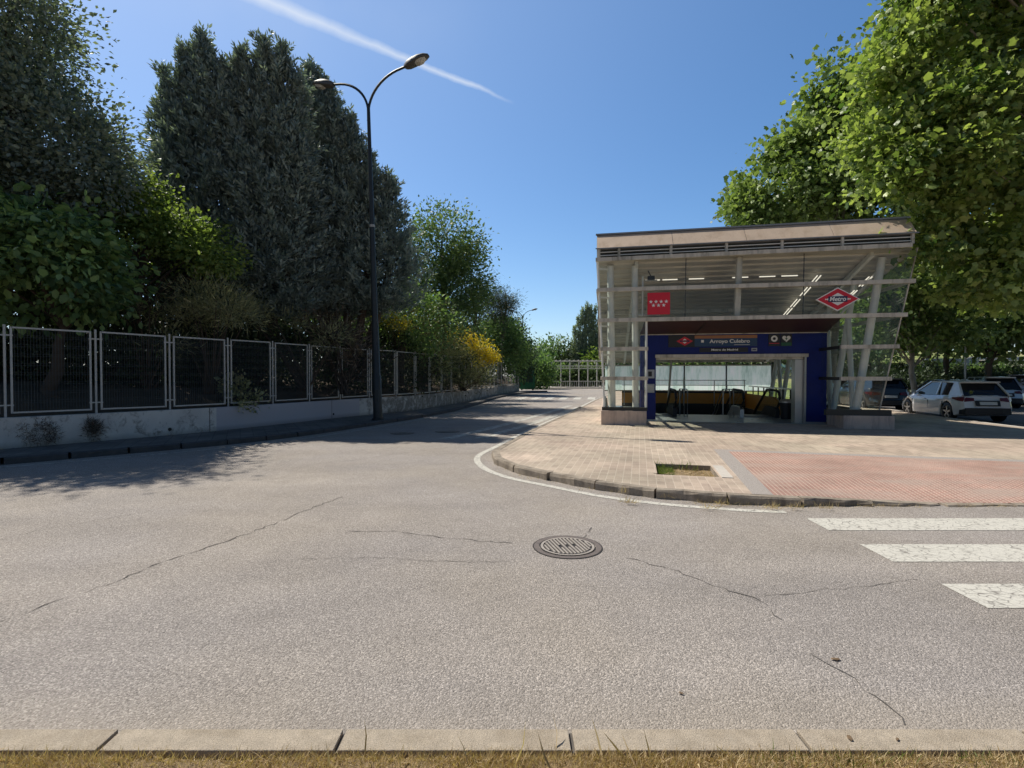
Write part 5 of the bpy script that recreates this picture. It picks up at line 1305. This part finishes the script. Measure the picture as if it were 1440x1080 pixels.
# ------------------------------------------------------------------ far street furniture
pg = empty('pergola', (9.2, 66.5, .14), 'long white metal pergola of lattice posts across the end of the road', 'pergola')
x0 = (776-720)/720*66.5
for i in range(8):
    x = x0+i*1.17; lat = MB()
    lat.beam((x, 66.5, .14), (x, 66.5, 3.55), .12, .12, (0, 1, 0))
    lat.build('post', M['pergola_white'], pg)
    if i < 7:
        la = MB()
        for z in (2.55, 2.9): la.beam((x, 66.5, z), (x+1.17, 66.5, z), .08, .10)
        for j in range(4): la.beam((x+.29*j+.05, 66.5, 2.55), (x+.29*j+.2, 66.5, 2.9), .04, .04)
        la.beam((x, 66.5, .9), (x+1.17, 66.5, .9), .06, .08)
        for j in range(1, 4): la.beam((x+.29*j, 66.5, .14), (x+.29*j, 66.5, .9), .04, .04, (0, 1, 0))
        la.build('lattice', M['pergola_white'], pg)
tb = MB()
for dy in (0, 1.6): tb.beam((x0-.2, 66.5+dy, 3.55), (x0+8.4, 66.5+dy, 3.55), .12, .14)
for i in range(15): tb.beam((x0+i*.585, 66.3, 3.64), (x0+i*.585, 68.3, 3.64), .05, .06)
tb.build('roof_beams', M['pergola_white'], pg)
gc = empty('recycling_container', (1.55, 53.5, .12), 'green recycling container with a dark panel at the end of the left pavement', 'container')
mb = MB(); mb.loft([[(.75, 52.8, z), (2.35, 52.8, z), (2.35, 54.2, z), (.75, 54.2, z)] if k == 0 else [(.75-k, 52.8-k, z), (2.35+k, 52.8-k, z), (2.35+k, 54.2+k, z), (.75-k, 54.2+k, z)] for z, k in ((.25, -.08), (.35, 0), (1.75, .03), (2.05, -.05), (2.2, -.25))]); mb.build('body', M['container_green'], gc)
mb = MB(); mb.box(.95, 2.15, 52.74, 52.76, .95, 1.65); mb.build('panel', M['container_dark'], gc)
mb = MB()
for x in (.95, 2.1): mb.box(x, x+.15, 52.9, 54.1, .12, .27)
mb.build('foot', M['plastic_black'], gc)
gp = MB(); gp.tube([(.62, 51.5, .1), (.62, 51.5, 2.35)], .07, 8); gp.box(.42, .62, 51.45, 51.55, 1.4, 2.2); tag(gp.build('gate_post', M['pergola_white'], base=(.62, 51.5, .1)), 'pale post at the far end of the fence beside the green container', 'post')

# park bank right of the car park
bk = MB(); xs = np.linspace(12, 110, 60); ys = [31, 33, 35, 38, 42, 48, 56, 70, 95, 140]; zs = [.0, .55, 1.15, 1.75, 2.3, 2.9, 3.6, 4.6, 6.0, 7.5]
bk.add([(x, y+.0*x, (z+.12*math.sin(x*.35+y*.2)*(z > 0))*min(1, max(0, (x-14)/8))-.03) for y, z in zip(ys, zs) for x in xs], [(j*60+i, j*60+i+1, (j+1)*60+i+1, (j+1)*60+i) for j in range(len(ys)-1) for i in range(59)])
tag(bk.build('park_bank', M['lawn'], smooth=True), kind='structure')
pa = MB(); pa.add([(x, y, z) for (x, y, z) in [(26, 41.5, 2.30), (70, 40.5, 2.36), (70, 43.5, 2.68), (26, 43.6, 2.62)]], [(0, 1, 2, 3)]); tag(pa.build('park_path', M['far_concrete']), kind='structure')
pp = MB(); pp.add([(43, 47, 3.0), (60, 46, 3.0), (62, 52, 3.6), (46, 53, 3.6)], [(0, 1, 2, 3)]); tag(pp.build('park_path', M['far_concrete']), kind='structure')
pw = MB(); pw.box(33.0, 37.2, 40.8, 41.1, 1.9, 3.0); tag(pw.build('park_wall', M['grey_box'], base=(35, 41, 2)), 'short low grey wall on the sunlit park bank', 'wall')
for i, (px, Y) in enumerate(((1215, 31.5), (1275, 31.5), (1335, 31.8), (1395, 32), (1455, 32))):
    k = Y/720; x = (px-720)*k; rs_ = .9
    shrub('hedge', 'clipped dark hedge along the foot of the park bank, '+['seen through the station glass', 'beside the pale tree trunk', 'behind the dark hatchback', 'behind the pale silver car', 'at the right edge'][i], 'hedge', (x, Y, .1), [(x-1, Y, .95, 1.4, .75), (x+1, Y+.1, .95, 1.4, .75), (x, Y, .8, 1.6, .8)], M['leaf_dark'], .16, 170, 36, .3, 500+i, group='hedges at the foot of the park bank', tshift=-.1)
for i in range(12):
    px = 1225+i*20; Y = 37.5; k = Y/720; x = (px-720)*k
    shrub('clipped_bush', 'small rounded bush in the row on the park bank', 'bush', (x, Y, 1.7), [(x, Y, 2.15, .42, .38), (x+.3, Y, 2.05, .3, .3)], M['leaf_mulberry'] if i % 2 else M['leaf_dark'], .12, 40, 30, .16, 600+i, group='row of small bushes on the park bank', stems=False)
# park lamp posts
for i, (px, Y, h) in enumerate(((1357, 30.5, 5.2), (1318, 37, 5.5), (1428, 42, 6.0))):
    x = (px-720)*Y/720; z0 = [.05, 1.5, 2.2][i]
    t = empty('park_lamp', (x, Y, z0), ['pale grey park lamp post behind the silver car', 'thin dark park lamp post left of the grey one', 'thin park lamp post near the right edge on the bank'][i], 'lamp post', 'park lamp posts')
    mb = MB(); mb.tube([(0, 0, 0), (0, 0, .3), (0, 0, .32), (0, 0, h)], [.09, .09, .055, .045], 10); mb.build('pole', M['galvanised'] if i == 0 else M['lamp_metal'], t, world=False)
    mb = MB(); mb.loft([[(math.cos(a*.785)*r_, math.sin(a*.785)*r_, z) for a in range(8)] for z, r_ in ((h, .06), (h+.05, .2), (h+.32, .26), (h+.42, .05))]); mb.build('lantern', M['sign_white'], t, world=False)

# ------------------------------------------------------------------ sky, sun, camera
SUN_AZ = math.atan2(-.81, .587)       # from +Y towards +X
EL = R(54.4)
SDIR = Vector((math.sin(SUN_AZ)*math.cos(EL), math.cos(SUN_AZ)*math.cos(EL), math.sin(EL)))
w = bpy.data.worlds.new('World'); sc.world = w; w.use_nodes = True; nt = w.node_tree; nt.nodes.clear()
def nn(typ, **kw):
    nd = nt.nodes.new(typ)
    for k, v in kw.items(): setattr(nd, k, v)
    return nd
def lk(a, b): nt.links.new(a, b)
sky = nn('ShaderNodeTexSky', sky_type='NISHITA'); sky.sun_disc = False; sky.sun_elevation = EL; sky.sun_rotation = SUN_AZ; sky.altitude = 650; sky.air_density = 1.0; sky.dust_density = 1.0; sky.ozone_density = 2.6
tc = nn('ShaderNodeTexCoord')
def dirp(px, py):
    u = (px-720)/720; v = (540-py)/720; th = R(.955); return Vector((u, math.cos(th)+v*math.sin(th), v*math.cos(th)-math.sin(th))).normalized()
# condensation trail: a thin band along a great circle
d1, d2 = dirp(380, 3), dirp(715, 141); nrm = d1.cross(d2).normalized(); tg = nrm.cross(d1).normalized()
def dot(v):
    nd = nn('ShaderNodeVectorMath', operation='DOT_PRODUCT'); lk(tc.outputs['Generated'], nd.inputs[0]); nd.inputs[1].default_value = v; return nd.outputs['Value']
def mth(op, a, b=0.0, clamp=False):
    nd = nn('ShaderNodeMath', operation=op, use_clamp=clamp)
    for i, x in enumerate((a, b)):
        if isinstance(x, bpy.types.NodeSocket): lk(x, nd.inputs[i])
        else: nd.inputs[i].default_value = x
    return nd.outputs[0]
nz = nn('ShaderNodeTexNoise'); lk(tc.outputs['Generated'], nz.inputs['Vector']); nz.inputs['Scale'].default_value = 22; nz.inputs['Detail'].default_value = 5
nz2 = nn('ShaderNodeTexNoise'); lk(tc.outputs['Generated'], nz2.inputs['Vector']); nz2.inputs['Scale'].default_value = 5; nz2.inputs['Detail'].default_value = 6
off = mth('ADD', dot(nrm), mth('MULTIPLY', mth('SUBTRACT', nz.outputs['Fac'], .5), .012))
along = mth('DIVIDE', dot(tg), math.sin(d1.angle(d2)))            # 0 at d1, 1 at d2
wid = mth('ADD', .0035, mth('MULTIPLY', mth('SUBTRACT', 1.0, along, True), .011))
core = mth('SUBTRACT', 1.0, mth('DIVIDE', mth('ABSOLUTE', off), wid), True)
core = mth('MULTIPLY', core, core) if False else core
fade = mth('MULTIPLY', mth('MULTIPLY', mth('SUBTRACT', 1.03, along, True), 5.0, True), mth('MULTIPLY', mth('ADD', along, .7, True), 2.0, True))
trail = mth('MULTIPLY', mth('MULTIPLY', core, fade), mth('ADD', .12, mth('MULTIPLY', nz2.outputs['Fac'], .75)))
side = mth('GREATER_THAN', dot(tuple(d1.lerp(d2, .5))), .5)
trail = mth('MULTIPLY', trail, side)
# faint wisps below it
hz = mth('SUBTRACT', 1.0, mth('DIVIDE', mth('ABSOLUTE', mth('ADD', dot(nrm), .05)), .13), True)
hz = mth('MULTIPLY', mth('MULTIPLY', hz, mth('MULTIPLY', mth('SUBTRACT', nz2.outputs['Fac'], .42), 2.0, True)), mth('MULTIPLY', mth('SUBTRACT', .85, along, True), .28))
hz = mth('MULTIPLY', hz, side)
tot = mth('MAXIMUM', trail, hz)
mx = nn('ShaderNodeMix', data_type='RGBA'); lk(tot, mx.inputs[0]); 
hs = nn('ShaderNodeHueSaturation'); hs.inputs['Saturation'].default_value = 1.24; hs.inputs['Value'].default_value = 1.0; lk(sky.outputs[0], hs.inputs['Color'])

# haze brightening the sky towards the sun and the horizon
ds = mth('POWER', mth('MAXIMUM', dot(tuple(SDIR)), 0.0), 2.2)
sepz = nn('ShaderNodeSeparateXYZ'); lk(tc.outputs['Generated'], sepz.inputs[0])
hzn = mth('POWER', mth('SUBTRACT', 1.0, mth('ABSOLUTE', sepz.outputs[2]), True), 7.0)
gl = mth('ADD', mth('MULTIPLY', ds, .40), mth('MULTIPLY', hzn, .22), True)
mg = nn('ShaderNodeMix', data_type='RGBA'); lk(gl, mg.inputs[0]); lk(hs.outputs[0], mg.inputs[6]); mg.inputs[7].default_value = (3.2, 4.4, 6.3, 1)
# sky dimmed overhead and behind the camera to cut fill in the shadows
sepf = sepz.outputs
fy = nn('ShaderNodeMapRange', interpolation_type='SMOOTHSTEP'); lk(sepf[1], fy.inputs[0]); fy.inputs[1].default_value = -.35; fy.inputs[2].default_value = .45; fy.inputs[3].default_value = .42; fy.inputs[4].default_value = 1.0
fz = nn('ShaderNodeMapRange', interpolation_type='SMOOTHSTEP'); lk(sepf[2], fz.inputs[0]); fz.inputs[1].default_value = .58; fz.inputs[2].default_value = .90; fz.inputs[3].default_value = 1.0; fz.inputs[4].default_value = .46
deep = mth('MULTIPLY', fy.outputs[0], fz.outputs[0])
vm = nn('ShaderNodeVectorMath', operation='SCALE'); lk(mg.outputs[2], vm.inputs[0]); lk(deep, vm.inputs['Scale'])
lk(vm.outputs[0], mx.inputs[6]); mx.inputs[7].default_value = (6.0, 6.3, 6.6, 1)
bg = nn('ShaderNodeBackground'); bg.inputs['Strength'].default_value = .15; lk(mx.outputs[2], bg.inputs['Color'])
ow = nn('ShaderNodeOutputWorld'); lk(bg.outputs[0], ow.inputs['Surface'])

sl_ = bpy.data.lights.new('sun', 'SUN'); sl_.energy = 5.0; sl_.angle = R(.53); sl_.color = (1, .95, .85)
so_ = bpy.data.objects.new('sun', sl_); COL.objects.link(so_)
sd_ = Vector((math.sin(SUN_AZ)*math.cos(EL), math.cos(SUN_AZ)*math.cos(EL), math.sin(EL)))
so_.rotation_euler = sd_.to_track_quat('Z', 'Y').to_euler(); so_.location = (0, 0, 30)
cam = bpy.data.cameras.new('camera'); cam.lens = 18; cam.sensor_width = 36; cam.clip_end = 3000; cam.clip_start = .05
co = bpy.data.objects.new('camera', cam); COL.objects.link(co); co.location = (0, 0, 1.65); co.rotation_euler = (R(90-.955), 0, 0)
sc.camera = co
sc.view_settings.view_transform = 'Standard'; sc.view_settings.look = 'None'; sc.view_settings.exposure = 0
sc.cycles.transparent_max_bounces = 16; sc.cycles.max_bounces = 8
